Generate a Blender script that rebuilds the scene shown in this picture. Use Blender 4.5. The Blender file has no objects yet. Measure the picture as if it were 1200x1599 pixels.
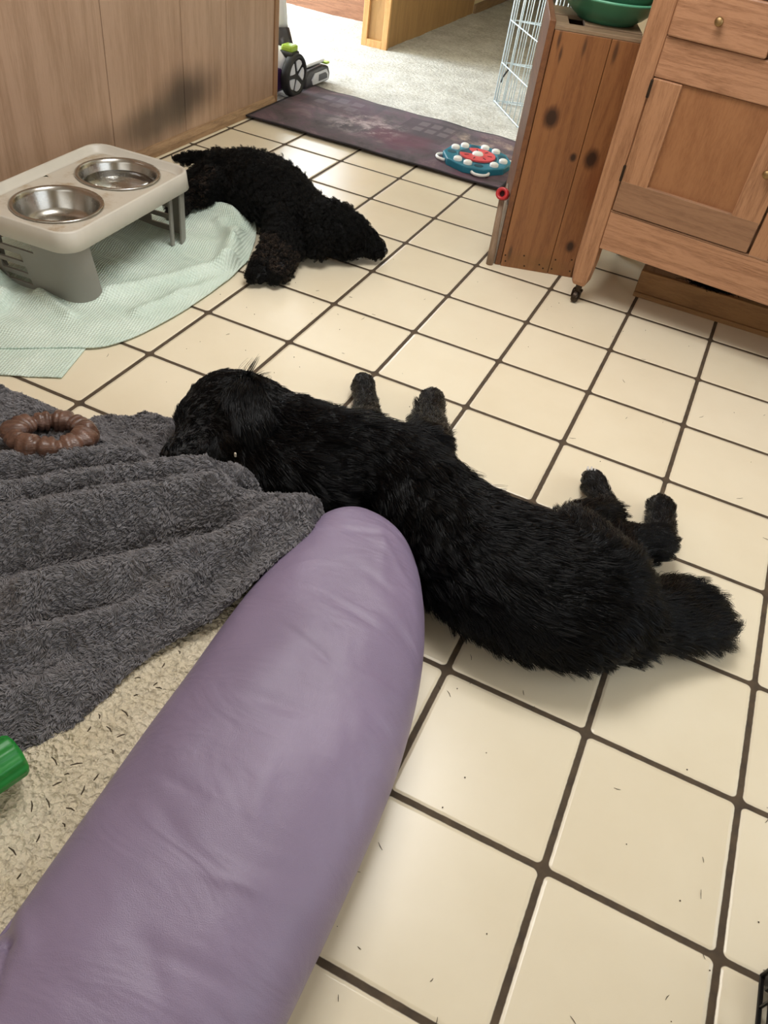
import bpy, bmesh, math, random
import numpy as np
from mathutils import Vector, Matrix, kdtree

random.seed(7)
rng = np.random.default_rng(7)
sc = bpy.context.scene
COL = sc.collection

# ------------------------------------------------------------------ camera
cam_d = bpy.data.cameras.new('camera')
cam = bpy.data.objects.new('camera', cam_d)
COL.objects.link(cam)
RX = Vector((0.89803591, 0.42395292, 0.11745389))
RD = Vector((0.36963142, -0.58238463, -0.7240171))     # image down
RF = Vector((-0.23854582, 0.693608, -0.67970864))      # view direction
M = Matrix((RX, -RD, -RF)).transposed().to_4x4()
M.translation = Vector((0.15082, -2.7925, 1.32491))
cam.matrix_world = M
cam_d.sensor_fit = 'HORIZONTAL'
cam_d.sensor_width = 36.0
cam_d.lens = 36.0 * 1228.81 / 1200.0
cam_d.clip_start = 0.05
sc.camera = cam

# ------------------------------------------------------------------ colour management, world, lights
vs = sc.view_settings
vs.view_transform = 'Standard'
vs.look = 'None'
vs.gamma = 1.0
vs.exposure = 0.0
vs.use_curve_mapping = False

world = bpy.data.worlds.new('world')
sc.world = world
world.use_nodes = True
world.node_tree.nodes['Background'].inputs['Color'].default_value = (0.80, 0.90, 1.0, 1)
world.node_tree.nodes['Background'].inputs['Strength'].default_value = 1.0


def area_light(name, loc, target, sx, sy, power, color):
    d = bpy.data.lights.new(name, 'AREA')
    d.shape = 'RECTANGLE'
    d.size, d.size_y = sx, sy
    d.energy = power
    d.color = color
    o = bpy.data.objects.new(name, d)
    COL.objects.link(o)
    o.location = loc
    o.rotation_euler = (Vector(target) - Vector(loc)).to_track_quat('-Z', 'Y').to_euler()
    return o


# daylight through the living room windows, the kitchen side window, plus added rear and ceiling fill lights
area_light('daylight_living_side', (-5.2, 1.85, 1.25), (-1.5, 1.9, 0.0), 1.6, 1.5, 300, (0.78, 0.90, 1.0))
area_light('daylight_living_far', (-3.75, 3.10, 1.45), (-2.6, 0.0, 0.3), 2.0, 1.2, 55, (0.86, 0.94, 1.0))
area_light('daylight_kitchen_side', (2.52, -1.35, 1.45), (-0.9, -1.3, 0.15), 2.4, 1.3, 22, (0.96, 0.99, 1.0))
area_light('kitchen_rear_fill', (-0.3, -4.5, 1.60), (-0.5, -0.8, 0.2), 2.6, 1.1, 20, (0.96, 0.99, 1.0))  # added fill from behind the camera; the rear wall has no window
area_light('ceiling_fill', (-0.5, -1.0, 2.34), (-0.5, -1.0, 0.0), 1.0, 1.0, 42, (1.0, 0.985, 0.96))  # soft overhead fill, added without any lamp fixture


# ------------------------------------------------------------------ materials
def srgb(r, g, b):
    def f(c):
        c /= 255.0
        return c / 12.92 if c <= 0.04045 else ((c + 0.055) / 1.055) ** 2.4
    return (f(r), f(g), f(b), 1.0)


class NT:
    """small node-tree writer"""
    def __init__(self, name):
        self.m = bpy.data.materials.new(name)
        self.m.use_nodes = True
        self.t = self.m.node_tree
        self.b = self.t.nodes['Principled BSDF']

    def n(self, kind, **kw):
        nd = self.t.nodes.new(kind)
        for k, v in kw.items():
            setattr(nd, k, v)
        return nd

    def set(self, sock, v):
        if hasattr(v, 'is_output'):
            self.t.links.new(v, sock)
        else:
            sock.default_value = v

    def math(self, op, a, b=None, c=None, clamp=False):
        nd = self.n('ShaderNodeMath', operation=op, use_clamp=clamp)
        self.set(nd.inputs[0], a)
        if b is not None:
            self.set(nd.inputs[1], b)
        if c is not None:
            self.set(nd.inputs[2], c)
        return nd.outputs[0]

    def coord(self, scale=(1, 1, 1), loc=(0, 0, 0), rot=(0, 0, 0), kind='Object'):
        tc = self.n('ShaderNodeTexCoord')
        mp = self.n('ShaderNodeMapping')
        mp.inputs['Scale'].default_value = scale
        mp.inputs['Location'].default_value = loc
        mp.inputs['Rotation'].default_value = rot
        self.t.links.new(tc.outputs[kind], mp.inputs['Vector'])
        return mp.outputs[0]

    def xyz(self, vec):
        s = self.n('ShaderNodeSeparateXYZ')
        self.t.links.new(vec, s.inputs[0])
        return s.outputs

    def noise(self, vec, scale, detail=3.0, rough=0.55, dist=0.0, out='Fac'):
        nd = self.n('ShaderNodeTexNoise')
        self.t.links.new(vec, nd.inputs['Vector'])
        nd.inputs['Scale'].default_value = scale
        nd.inputs['Detail'].default_value = detail
        nd.inputs['Roughness'].default_value = rough
        nd.inputs['Distortion'].default_value = dist
        return nd.outputs[out]

    def ramp(self, fac, stops, interp='LINEAR'):
        nd = self.n('ShaderNodeValToRGB')
        cr = nd.color_ramp
        cr.interpolation = interp
        while len(cr.elements) < len(stops):
            cr.elements.new(0.5)
        for e, (p, c) in zip(cr.elements, stops):
            e.position = p
            e.color = c
        self.set(nd.inputs[0], fac)
        return nd.outputs[0]

    def mix(self, fac, a, b, blend='MIX'):
        nd = self.n('ShaderNodeMix', data_type='RGBA', blend_type=blend)
        self.set(nd.inputs[0], fac)
        self.set(nd.inputs[6], a)
        self.set(nd.inputs[7], b)
        return nd.outputs[2]

    def sm(self, v, lo, hi):
        nd = self.n('ShaderNodeMapRange', interpolation_type='SMOOTHSTEP')
        self.set(nd.inputs[0], v)
        nd.inputs[1].default_value = lo
        nd.inputs[2].default_value = hi
        return nd.outputs[0]

    def bump(self, h, strength=0.3, dist=0.01):
        nd = self.n('ShaderNodeBump')
        nd.inputs['Strength'].default_value = strength
        nd.inputs['Distance'].default_value = dist
        self.set(nd.inputs['Height'], h)
        self.t.links.new(nd.outputs[0], self.b.inputs['Normal'])

    def out(self, color=None, rough=None, **kw):
        if color is not None:
            self.set(self.b.inputs['Base Color'], color)
        if rough is not None:
            self.set(self.b.inputs['Roughness'], rough)
        for k, v in kw.items():
            self.set(self.b.inputs[k.replace('_', ' ')], v)
        return self.m


def plain(name, col, rough=0.5, var=0.12, scale=14.0, bump=0.0, **kw):
    t = NT(name)
    v = t.coord()
    f = t.noise(v, scale, 4.0)
    d = tuple(c * (1 - var) for c in col[:3]) + (1,)
    l = tuple(min(1, c * (1 + var)) for c in col[:3]) + (1,)
    c = t.ramp(f, [(0.3, d), (0.7, l)])
    if bump:
        t.bump(t.noise(v, scale * 8, 3.0), bump, 0.002)
    return t.out(c, rough, **kw)


def wood(name, light, dark, grain=(1, 1, 12), rough=0.5, knots=(), ring=5.0, seam_axis=None, seam=0.15,
         stains_and_tints=(), grey=None, streaks=()):
    """grain: coordinate scale, small along the grain; knots (x, y, z, r)"""
    t = NT(name)
    v = t.coord(grain)
    vo = t.coord()
    big = t.noise(v, 1.6, 3.0, 0.5, 0.6)
    fine = t.noise(v, 18.0, 5.0, 0.65, 0.3)
    fleck = t.noise(v, 42.0, 3.0, 0.7, 0.1)
    rings = t.math('FRACT', t.math('MULTIPLY', big, ring))
    rings = t.math('ABSOLUTE', t.math('SUBTRACT', rings, 0.5))
    f = t.math('ADD', t.math('ADD', t.math('MULTIPLY', rings, 0.6), t.math('MULTIPLY', fine, 0.55)), t.math('MULTIPLY', t.math('SUBTRACT', fleck, 0.4), 0.8))
    c = t.ramp(f, [(0.12, dark), (0.62, light)])
    if grey:
        c = t.mix(t.sm(t.noise(vo, 3.0, 3.0), 0.45, 0.75), c, grey)
    for (x, y, z, r) in knots:
        sub = t.n('ShaderNodeVectorMath', operation='SUBTRACT')
        t.t.links.new(vo, sub.inputs[0])
        sub.inputs[1].default_value = (x, y, z)
        el = t.n('ShaderNodeVectorMath', operation='DIVIDE')
        t.t.links.new(sub.outputs[0], el.inputs[0])
        el.inputs[1].default_value = (0.9, 1.0, 1.25)
        ln = t.n('ShaderNodeVectorMath', operation='LENGTH')
        t.t.links.new(el.outputs[0], ln.inputs[0])
        dd = t.math('ADD', ln.outputs['Value'], t.math('MULTIPLY', t.math('SUBTRACT', fine, 0.5), r * 0.6))
        c = t.mix(t.sm(dd, r * 1.9, r * 0.9), c, tuple(q * 0.55 for q in dark[:3]) + (1,))
        c = t.mix(t.sm(dd, r * 1.05, r * 0.75), c, tuple(q * 0.22 for q in dark[:3]) + (1,))
    for (x, y, z, sx, sy, sz, col, amt) in list(stains_and_tints) + list(streaks):
        sub = t.n('ShaderNodeVectorMath', operation='SUBTRACT')
        t.t.links.new(vo, sub.inputs[0])
        sub.inputs[1].default_value = (x, y, z)
        dv = t.n('ShaderNodeVectorMath', operation='DIVIDE')
        t.t.links.new(sub.outputs[0], dv.inputs[0])
        dv.inputs[1].default_value = (sx, sy, sz)
        ln = t.n('ShaderNodeVectorMath', operation='LENGTH')
        t.t.links.new(dv.outputs[0], ln.inputs[0])
        dd = t.math('ADD', ln.outputs['Value'], t.math('MULTIPLY', t.math('SUBTRACT', big, 0.5), 0.8))
        c = t.mix(t.math('MULTIPLY', t.sm(dd, 1.15, 0.2), amt), c, col)
    t.bump(fine, 0.12, 0.002)
    return t.out(c, rough)


def metal(name, col, rough):
    t = NT(name)
    v = t.coord()
    f = t.noise(v, 40.0, 3.0)
    return t.out(t.ramp(f, [(0.2, tuple(c * 0.85 for c in col[:3]) + (1,)), (0.8, col)]),
                 t.math('ADD', t.math('MULTIPLY', f, 0.12), rough - 0.06), Metallic=1.0)


# ------------------------------------------------------------------ mesh helpers
def new_obj(name, me, mat=None, parent=None, smooth=False, auto=None):
    o = bpy.data.objects.new(name, me)
    COL.objects.link(o)
    if mat:
        me.materials.append(mat)
    if parent:
        o.parent = parent
    if smooth:
        me.polygons.foreach_set('use_smooth', [True] * len(me.polygons))
    return o


def from_bm(name, bm, mat=None, parent=None, smooth=False):
    me = bpy.data.meshes.new(name)
    bmesh.ops.recalc_face_normals(bm, faces=bm.faces)
    bm.to_mesh(me)
    bm.free()
    return new_obj(name, me, mat, parent, smooth)


def from_np(name, V, F, mat=None, parent=None, smooth=True):
    me = bpy.data.meshes.new(name)
    me.from_pydata([tuple(map(float, v)) for v in V], [], [tuple(map(int, f)) for f in F])
    me.update()
    return new_obj(name, me, mat, parent, smooth)


def add_box(bm, c, s, bevel=0.0, rot=None, seg=2):
    r = bmesh.ops.create_cube(bm, size=1.0)
    vs_ = r['verts']
    for v in vs_:
        v.co = Vector((v.co.x * s[0], v.co.y * s[1], v.co.z * s[2]))
    if bevel > 0:
        es = list({e for v in vs_ for e in v.link_edges})
        rr = bmesh.ops.bevel(bm, geom=es, offset=bevel, segments=seg, affect='EDGES', profile=0.5)
        vs_ = list({v for f in rr['faces'] for v in f.verts} | {v for v in vs_ if v.is_valid})
    m = Matrix.Translation(Vector(c)) @ (rot if rot else Matrix.Identity(4))
    for v in vs_:
        v.co = m @ v.co
    return vs_


def box_obj(name, c, s, mat, parent=None, bevel=0.003, rot=None):
    bm = bmesh.new()
    add_box(bm, c, s, bevel, rot)
    return from_bm(name, bm, mat, parent)


def add_tube(bm, pts, rad, n=10, caps=True, closed=False):
    P = [Vector(p) for p in pts]
    rads = rad if isinstance(rad, (list, tuple)) else [rad] * len(P)
    rings = []
    up = Vector((0, 0, 1))
    prev = None
    for i, p in enumerate(P):
        if closed:
            d = P[(i + 1) % len(P)] - P[i - 1]
        else:
            d = P[min(i + 1, len(P) - 1)] - P[max(i - 1, 0)]
        d.normalize()
        if prev is None:
            a = d.cross(up)
            if a.length < 0.05:
                a = d.cross(Vector((1, 0, 0)))
        else:
            a = prev - d * prev.dot(d)
        a.normalize()
        prev = a
        b = d.cross(a)
        rings.append([bm.verts.new(p + (a * math.cos(2 * math.pi * k / n) + b * math.sin(2 * math.pi * k / n)) * rads[i])
                      for k in range(n)])
    m = len(rings)
    for i in range(m if closed else m - 1):
        A, B = rings[i], rings[(i + 1) % m]
        for k in range(n):
            bm.faces.new((A[k], A[(k + 1) % n], B[(k + 1) % n], B[k]))
    if caps and not closed:
        bm.faces.new(rings[0])
        bm.faces.new(rings[-1])


def tube_obj(name, pts, rad, mat, parent=None, n=10, closed=False):
    bm = bmesh.new()
    add_tube(bm, pts, rad, n, True, closed)
    return from_bm(name, bm, mat, parent, True)


def add_lathe(bm, prof, n=48, c=(0, 0, 0), rot=None, cap=False):
    """prof: list of (r, z); r == 0 makes a pole"""
    m = Matrix.Translation(Vector(c)) @ (rot if rot else Matrix.Identity(4))
    rings = []
    for r, z in prof:
        if r < 1e-6:
            rings.append([bm.verts.new(m @ Vector((0, 0, z)))])
        else:
            rings.append([bm.verts.new(m @ Vector((r * math.cos(2 * math.pi * k / n), r * math.sin(2 * math.pi * k / n), z)))
                          for k in range(n)])
    for A, B in zip(rings[:-1], rings[1:]):
        for k in range(n):
            k2 = (k + 1) % n
            if len(A) == 1 and len(B) == 1:
                continue
            if len(A) == 1:
                bm.faces.new((A[0], B[k2], B[k]))
            elif len(B) == 1:
                bm.faces.new((A[k], A[k2], B[0]))
            else:
                bm.faces.new((A[k], A[k2], B[k2], B[k]))


def lathe_obj(name, prof, mat, parent=None, n=48, c=(0, 0, 0), rot=None, smooth=True):
    bm = bmesh.new()
    add_lathe(bm, prof, n, c, rot)
    return from_bm(name, bm, mat, parent, smooth)


def add_prism(bm, poly, z0, z1, m=None):
    m = m or Matrix.Identity(4)
    A = [bm.verts.new(m @ Vector((x, y, z0))) for x, y in poly]
    B = [bm.verts.new(m @ Vector((x, y, z1))) for x, y in poly]
    n = len(poly)
    for k in range(n):
        bm.faces.new((A[k], A[(k + 1) % n], B[(k + 1) % n], B[k]))
    bm.faces.new(B)
    bm.faces.new(A[::-1])


def empty(name, loc, rz=0.0):
    o = bpy.data.objects.new(name, None)
    COL.objects.link(o)
    o.location = loc
    o.rotation_euler = (0, 0, rz)
    o.empty_display_size = 0.05
    return o


def tag(o, label, cat, group=None, kind=None):
    o['label'] = label
    o['category'] = cat
    if group:
        o['group'] = group
    if kind:
        o['kind'] = kind
    return o


def struct(o):
    o['kind'] = 'structure'
    return o


def rrect(w, h, r, n=6):
    pts = []
    for cx, cy, a0 in ((w / 2 - r, h / 2 - r, 0), (-w / 2 + r, h / 2 - r, 90), (-w / 2 + r, -h / 2 + r, 180), (w / 2 - r, -h / 2 + r, 270)):
        for k in range(n + 1):
            a = math.radians(a0 + 90 * k / n)
            pts.append((cx + r * math.cos(a), cy + r * math.sin(a)))
    return pts


def interp_poly(pts, n):
    """n points evenly spaced along a smooth polyline (catmull-rom)"""
    P = np.array(pts, float)
    Q = np.vstack([2 * P[0] - P[1], P, 2 * P[-1] - P[-2]])
    out = []
    for i in range(1, len(Q) - 2):
        for k in range(24):
            t = k / 24
            p0, p1, p2, p3 = Q[i - 1], Q[i], Q[i + 1], Q[i + 2]
            out.append(0.5 * (2 * p1 + (p2 - p0) * t + (2 * p0 - 5 * p1 + 4 * p2 - p3) * t * t + (3 * p1 - p0 - 3 * p2 + p3) * t ** 3))
    out.append(P[-1])
    out = np.array(out)
    d = np.concatenate([[0], np.cumsum(np.linalg.norm(np.diff(out, axis=0), axis=1))])
    s = np.linspace(0, d[-1], n)
    return np.stack([np.interp(s, d, out[:, j]) for j in range(P.shape[1])], 1)


def vnoise(p, freq, seed=0, octaves=3):
    """cheap smooth pseudo-noise from sums of sines, p (N,3) -> (N,) in about -1..1"""
    r = np.random.default_rng(seed)
    out = np.zeros(len(p))
    amp = 1.0
    tot = 0
    for o in range(octaves):
        for k in range(4):
            d = r.normal(size=3)
            d /= np.linalg.norm(d)
            out += amp * np.sin((p @ d) * freq * 2 * math.pi * r.uniform(0.7, 1.4) + r.uniform(0, 6.28))
            tot += amp
        amp *= 0.5
        freq *= 2
    return out / tot * 2.0


def bump_line(S2, a, b, amp, wid):
    """height of a rounded fold running along segment a-b"""
    a, b = np.array(a), np.array(b)
    d = b - a
    tt = np.clip(((S2 - a) @ d) / (d @ d), 0, 1)
    dist = np.linalg.norm(S2 - (a + tt[..., None] * d), axis=-1)
    return amp * np.exp(-(dist / wid) ** 2)


# ------------------------------------------------------------------ hair (real strand curves)
def mesh_arrays(o):
    me = o.data
    V = np.empty(len(me.vertices) * 3)
    me.vertices.foreach_get('co', V)
    N = np.empty(len(me.vertices) * 3)
    me.vertices.foreach_get('normal', N)
    me.calc_loop_triangles()
    T = np.empty(len(me.loop_triangles) * 3, int)
    me.loop_triangles.foreach_get('vertices', T)
    return V.reshape(-1, 3), N.reshape(-1, 3), T.reshape(-1, 3)


def sample(o, count, seed):
    V, N, T = mesh_arrays(o)
    r = np.random.default_rng(seed)
    a, b, c = V[T[:, 0]], V[T[:, 1]], V[T[:, 2]]
    ar = np.linalg.norm(np.cross(b - a, c - a), axis=1)
    idx = r.choice(len(T), count, p=ar / ar.sum())
    u, v = r.random(count), r.random(count)
    fl = u + v > 1
    u[fl], v[fl] = 1 - u[fl], 1 - v[fl]
    w = 1 - u - v
    P = a[idx] * w[:, None] + b[idx] * u[:, None] + c[idx] * v[:, None]
    n = N[T[idx, 0]] * w[:, None] + N[T[idx, 1]] * u[:, None] + N[T[idx, 2]] * v[:, None]
    n /= np.linalg.norm(n, axis=1)[:, None] + 1e-9
    return P, n


def norm(a):
    return a / (np.linalg.norm(a, axis=-1, keepdims=True) + 1e-9)


def strands(name, pts, rad, mat, parent):
    """pts (N, K, 3) local coordinates; rad (N, K)"""
    N, K = pts.shape[:2]
    hc = bpy.data.hair_curves.new(name)
    hc.add_curves([K] * N)
    hc.attributes['position'].data.foreach_set('vector', np.ascontiguousarray(pts, dtype=np.float32).ravel())
    ra = hc.attributes.get('radius') or hc.attributes.new('radius', 'FLOAT', 'POINT')
    ra.data.foreach_set('value', np.ascontiguousarray(rad, dtype=np.float32).ravel())
    hc.materials.append(mat)
    o = bpy.data.objects.new(name, hc)
    COL.objects.link(o)
    if parent:
        o.parent = parent
    return o


def comb(P, n, flow, length, K, lift, grav, jit, r0, clump_n, clump, seed, curl=0.0, curl_turns=2.0, zmin=0.004):
    r = np.random.default_rng(seed)
    N = len(P)
    fl = flow - n * np.sum(flow * n, 1)[:, None]
    d = norm(norm(fl) + n * lift[:, None] + r.normal(size=(N, 3)) * jit)
    L = length * r.uniform(0.7, 1.25, N)
    t = np.linspace(0, 1, K)
    pts = np.empty((N, K, 3))
    pts[:, 0] = P
    cur = P.copy()
    for k in range(1, K):
        dd = norm(d + np.array([0, 0, -1.0]) * (grav * t[k] ** 1.0) + norm(fl) * 0.35 * t[k])
        cur = cur + dd * (L / (K - 1))[:, None]
        pts[:, k] = cur
    if clump_n:
        ci = r.choice(N, clump_n, replace=False)
        kd = kdtree.KDTree(clump_n)
        for i, j in enumerate(ci):
            kd.insert(Vector(P[j]), i)
        kd.balance()
        own = np.array([ci[kd.find(Vector(p))[1]] for p in P])
        w = (clump * t ** 1.5)[None, :, None]
        off = (pts[own] - P[own][:, None])
        tgt = P[own][:, None] + off
        pts = pts * (1 - w) + tgt * w
    if curl > 0:
        a1 = norm(np.cross(d, np.array([0.31, 0.52, 0.79])))
        a2 = np.cross(d, a1)
        if clump_n:
            ph = (own * 2.399) % 6.283
        else:
            ph = r.uniform(0, 6.28, N)
        ang = ph[:, None] + t[None] * curl_turns * 2 * math.pi
        pts += curl * np.minimum(1, t * 2)[None, :, None] * (np.cos(ang)[..., None] * a1[:, None] + np.sin(ang)[..., None] * a2[:, None])
    pts[..., 2] = np.maximum(pts[..., 2], zmin)
    rad = r0 * (1 - 0.85 * t)[None] * np.ones((N, 1))
    return pts, rad


# ------------------------------------------------------------------ the setting
PITCH = 0.30
LX = -2.145            # face of the wooden wall
t = NT('cream_floor_tile')
vo = t.coord()
X, Y, Z = t.xyz(vo)


def cell(c):
    q = t.math('DIVIDE', c, PITCH)
    fr = t.math('SUBTRACT', q, t.math('FLOOR', q))
    return t.math('FLOOR', q), t.math('ABSOLUTE', t.math('SUBTRACT', fr, 0.5))


ix, ax = cell(X)
iy, ay = cell(Y)
HALF, RC = 0.4785, 0.035
qx = t.math('MAXIMUM', t.math('SUBTRACT', ax, HALF - RC), 0.0)
qy = t.math('MAXIMUM', t.math('SUBTRACT', ay, HALF - RC), 0.0)
sd = t.math('SUBTRACT', t.math('SQRT', t.math('ADD', t.math('MULTIPLY', qx, qx), t.math('MULTIPLY', qy, qy))), RC)
ragged = t.math('MULTIPLY', t.math('SUBTRACT', t.noise(vo, 60.0, 2.0), 0.5), 0.006)
sdr = t.math('ADD', sd, ragged)
is_grout = t.sm(sdr, -0.003, 0.004)
cid = t.n('ShaderNodeCombineXYZ')
t.set(cid.inputs[0], ix)
t.set(cid.inputs[1], iy)
wn = t.n('ShaderNodeTexWhiteNoise', noise_dimensions='3D')
t.t.links.new(cid.outputs[0], wn.inputs['Vector'])
cloud = t.noise(vo, 5.0, 4.0)
tilec = t.ramp(t.math('ADD', t.math('MULTIPLY', wn.outputs['Value'], 0.35), t.math('MULTIPLY', cloud, 0.65)),
               [(0.2, srgb(224, 211, 184)), (0.8, srgb(234, 223, 199))])
groutc = t.ramp(t.noise(vo, 30.0, 4.0), [(0.3, srgb(60, 48, 36)), (0.75, srgb(92, 76, 56))])
fc = t.mix(is_grout, tilec, groutc)
hgt = t.math('ADD', t.math('MULTIPLY', t.sm(sdr, 0.008, -0.022), 1.0), t.math('MULTIPLY', t.noise(vo, 9.0, 2.0), 0.10))
t.bump(hgt, 0.55, 0.004)
tile_mat = t.out(fc, t.math('ADD', t.math('MULTIPLY', is_grout, 0.55), 0.27))

bm = bmesh.new()
add_box(bm, (0.13, -1.75, -0.05), (4.75, 5.7, 0.1))
struct(from_bm('floor', bm, tile_mat))

t = NT('pale_carpet')
vo = t.coord()
f1 = t.noise(vo, 55.0, 4.0, 0.7)
f2 = t.noise(vo, 6.0, 3.0)
c = t.ramp(t.math('ADD', t.math('MULTIPLY', f1, 0.6), t.math('MULTIPLY', f2, 0.4)),
           [(0.34, srgb(158, 152, 142)), (0.66, srgb(220, 217, 211))])
t.bump(f1, 0.9, 0.012)
carpet_mat = t.out(c, 0.95)
bm = bmesh.new()
bmesh.ops.create_grid(bm, x_segments=160, y_segments=160, size=1.0)
for v in bm.verts:
    v.co = Vector((-2.7 + v.co.x * 3.0, 4.1 + v.co.y * 3.0, 0.0))
    v.co.z = 0.004 + 0.0022 * math.sin(v.co.x * 9 + 2 * math.sin(v.co.y * 5)) + random.uniform(-0.0018, 0.0018)
o = from_bm('floor_carpet', bm, carpet_mat, None, True)
o.name = 'floor_living'
struct(o)

wall_wood = wood('brown_wall_panelling', srgb(178, 147, 124), srgb(150, 119, 95), (6, 6, 0.35), 0.36, ring=3.0,
                 stains_and_tints=((LX, 0.33, 0.19, 0.4, 0.30, 0.14, srgb(62, 52, 44), 0.85), (LX, 0.08, 0.13, 0.4, 0.34, 0.11, srgb(62, 52, 44), 0.75),  # two dark smudges near the baseboard
                         (LX, -0.25, 0.10, 0.4, 0.35, 0.12, srgb(92, 66, 46), 0.4)))  # last entry: a fainter, browner patch low on the boards
light_wood = wood('honey_wood_trim', srgb(206, 160, 106), srgb(178, 128, 78), (8, 8, 0.8), 0.45)
grey_wood = wood('worn_grey_brown_wood', srgb(160, 128, 96), srgb(112, 84, 60), (9, 0.9, 9), 0.55)
paint = plain('cream_wall_paint', srgb(222, 208, 172), 0.8, 0.05, 4.0)
white_paint = plain('white_ceiling_paint', srgb(236, 232, 222), 0.85, 0.03, 4.0)

# the wooden wall: boards with seams, its end trim and its baseboard
bm = bmesh.new()
ys = [-4.6, -3.6, -2.8, -2.1, -1.45, -0.80, -0.17, 0.31, 0.645, 1.06]
for a, b in zip(ys[:-1], ys[1:]):
    add_box(bm, (LX - 0.05, (a + b) / 2, 1.225), (0.10, b - a - 0.0035, 2.45), 0.0015, seg=1)
add_box(bm, (LX - 0.055, -1.77, 1.225), (0.086, 5.66, 2.45))
struct(from_bm('wall_left', bm, wall_wood))
struct(box_obj('trim_1', (LX - 0.05, 1.08, 1.225), (0.112, 0.036, 2.45), wood('brown_wall_trim', srgb(158, 120, 88), srgb(128, 92, 64), (8, 8, 0.8), 0.45)))
bm = bmesh.new()
add_prism(bm, [(0, 0), (0.022, 0), (0.020, 0.022), (0.008, 0.042), (0, 0.045)], -4.6, 1.06,
          Matrix(((1, 0, 0, LX), (0, 0, 1, 0), (0, 1, 0, 0), (0, 0, 0, 1))))
struct(from_bm('baseboard_left', bm, grey_wood))

# far side of the doorway: wall end with a panel, wall running back, paint beyond
bm = bmesh.new()
add_box(bm, (-2.29, 3.43, 1.225), (0.16, 1.66, 2.45))
struct(from_bm('wall_partition', bm, wood('tan_partition_panelling', srgb(176, 138, 92), srgb(150, 112, 72), (6, 6, 0.5), 0.5)))
for k, (x0, x1, z0, z1) in enumerate(((-2.385, -2.345, 0, 2.45), (-2.236, -2.196, 0, 2.45), (-2.345, -2.236, 0, 0.045))):
    struct(box_obj('trim_%d' % (k + 2), ((x0 + x1) / 2, 2.590, (z0 + z1) / 2), (x1 - x0, 0.024, z1 - z0), light_wood, None, 0.003))
struct(box_obj('wall_beyond', (-2.29, 5.6, 1.225), (0.165, 2.68, 2.45), paint, None, 0))
struct(box_obj('baseboard_beyond', (-2.2, 5.6, 0.035), (0.016, 2.68, 0.07), grey_wood))
red_wood = wood('reddish_wall_panelling', srgb(140, 98, 74), srgb(100, 62, 44), (0.9, 9, 9), 0.5)
# wall with the bright living room window
bm = bmesh.new()
add_box(bm, (-4.06, 3.23, 0.45), (3.34, 0.1, 0.9))
add_box(bm, (-4.06, 3.23, 2.28), (3.34, 0.1, 0.34))
add_box(bm, (-5.3, 3.23, 1.5), (0.86, 0.1, 1.24))
add_box(bm, (-2.55, 3.23, 1.5), (0.33, 0.1, 1.24))
struct(from_bm('wall_far', bm, red_wood))
struct(box_obj('baseboard_far', (-4.06, 3.165, 0.075), (3.34, 0.03, 0.15), red_wood))
glass = NT('window_glass')
glass_mat = glass.out(srgb(245, 250, 255), 0.02, Transmission_Weight=1.0, IOR=1.05)


def window(name, c, w, h, axis):
    r = empty(name, c)
    struct(r)
    bm = bmesh.new()
    for (x, z, sx, sz) in ((0, h / 2, w + .1, .05), (0, -h / 2, w + .1, .05), (-w / 2, 0, .05, h), (w / 2, 0, .05, h), (0, 0, .035, h)):
        add_box(bm, (x, 0, z) if axis == 'y' else (0, x, z), (sx, .06, sz) if axis == 'y' else (.06, sx, sz), 0.004)
    from_bm('window_frame', bm, white_paint, r)
    bm = bmesh.new()
    add_box(bm, (0, 0, 0), (w - .05, .006, h - .05) if axis == 'y' else (.006, w - .05, h - .05))
    from_bm('pane', bm, glass_mat, r)
    return r


window('window_1', (-3.79, 3.23, 1.5), 2.1, 1.2, 'y')
# living room left wall with its window
bm = bmesh.new()
add_box(bm, (-5.7, 2.1, 0.25), (0.1, 2.2, 0.5))
add_box(bm, (-5.7, 2.1, 2.25), (0.1, 2.2, 0.4))
add_box(bm, (-5.7, 1.03, 1.25), (0.1, 0.14, 1.6))
add_box(bm, (-5.7, 2.95, 1.25), (0.1, 0.5, 1.6))
struct(from_bm('wall_living_left', bm, paint))
window('window_2', (-5.7, 1.9, 1.27), 1.6, 1.5, 'x')
struct(box_obj('wall_living_near', (-3.98, 0.98, 1.225), (3.46, 0.1, 2.45), paint, None, 0))
struct(box_obj('wall_living_end', (-1.2, 6.99, 1.225), (2.1, 0.1, 2.45), paint, None, 0))
struct(box_obj('wall_living_right', (-0.10, 4.05, 1.225), (0.1, 5.9, 2.45), paint, None, 0))
# kitchen walls round the camera
struct(box_obj('wall_back', (0.925, 1.05, 1.225), (3.15, 0.1, 2.45), paint, None, 0))
bm = bmesh.new()
add_box(bm, (2.55, -1.75, 0.375), (0.1, 5.7, 0.75))
add_box(bm, (2.55, -1.75, 2.30), (0.1, 5.7, 0.30))
add_box(bm, (2.55, -3.60, 1.45), (0.1, 2.0, 1.40))
add_box(bm, (2.55, 0.50, 1.45), (0.1, 1.2, 1.40))
struct(from_bm('wall_right', bm, paint))
window('window_3', (2.55, -1.35, 1.45), 2.45, 1.4, 'x')
struct(box_obj('wall_rear', (0.2, -4.65, 1.225), (4.75, 0.1, 2.45), paint, None, 0))
bm = bmesh.new()
add_box(bm, (0.2, -1.8, 2.5), (4.9, 5.8, 0.1))
add_box(bm, (-2.9, 4.05, 2.5), (5.8, 5.95, 0.1))
struct(from_bm('ceiling', bm, white_paint))

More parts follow.
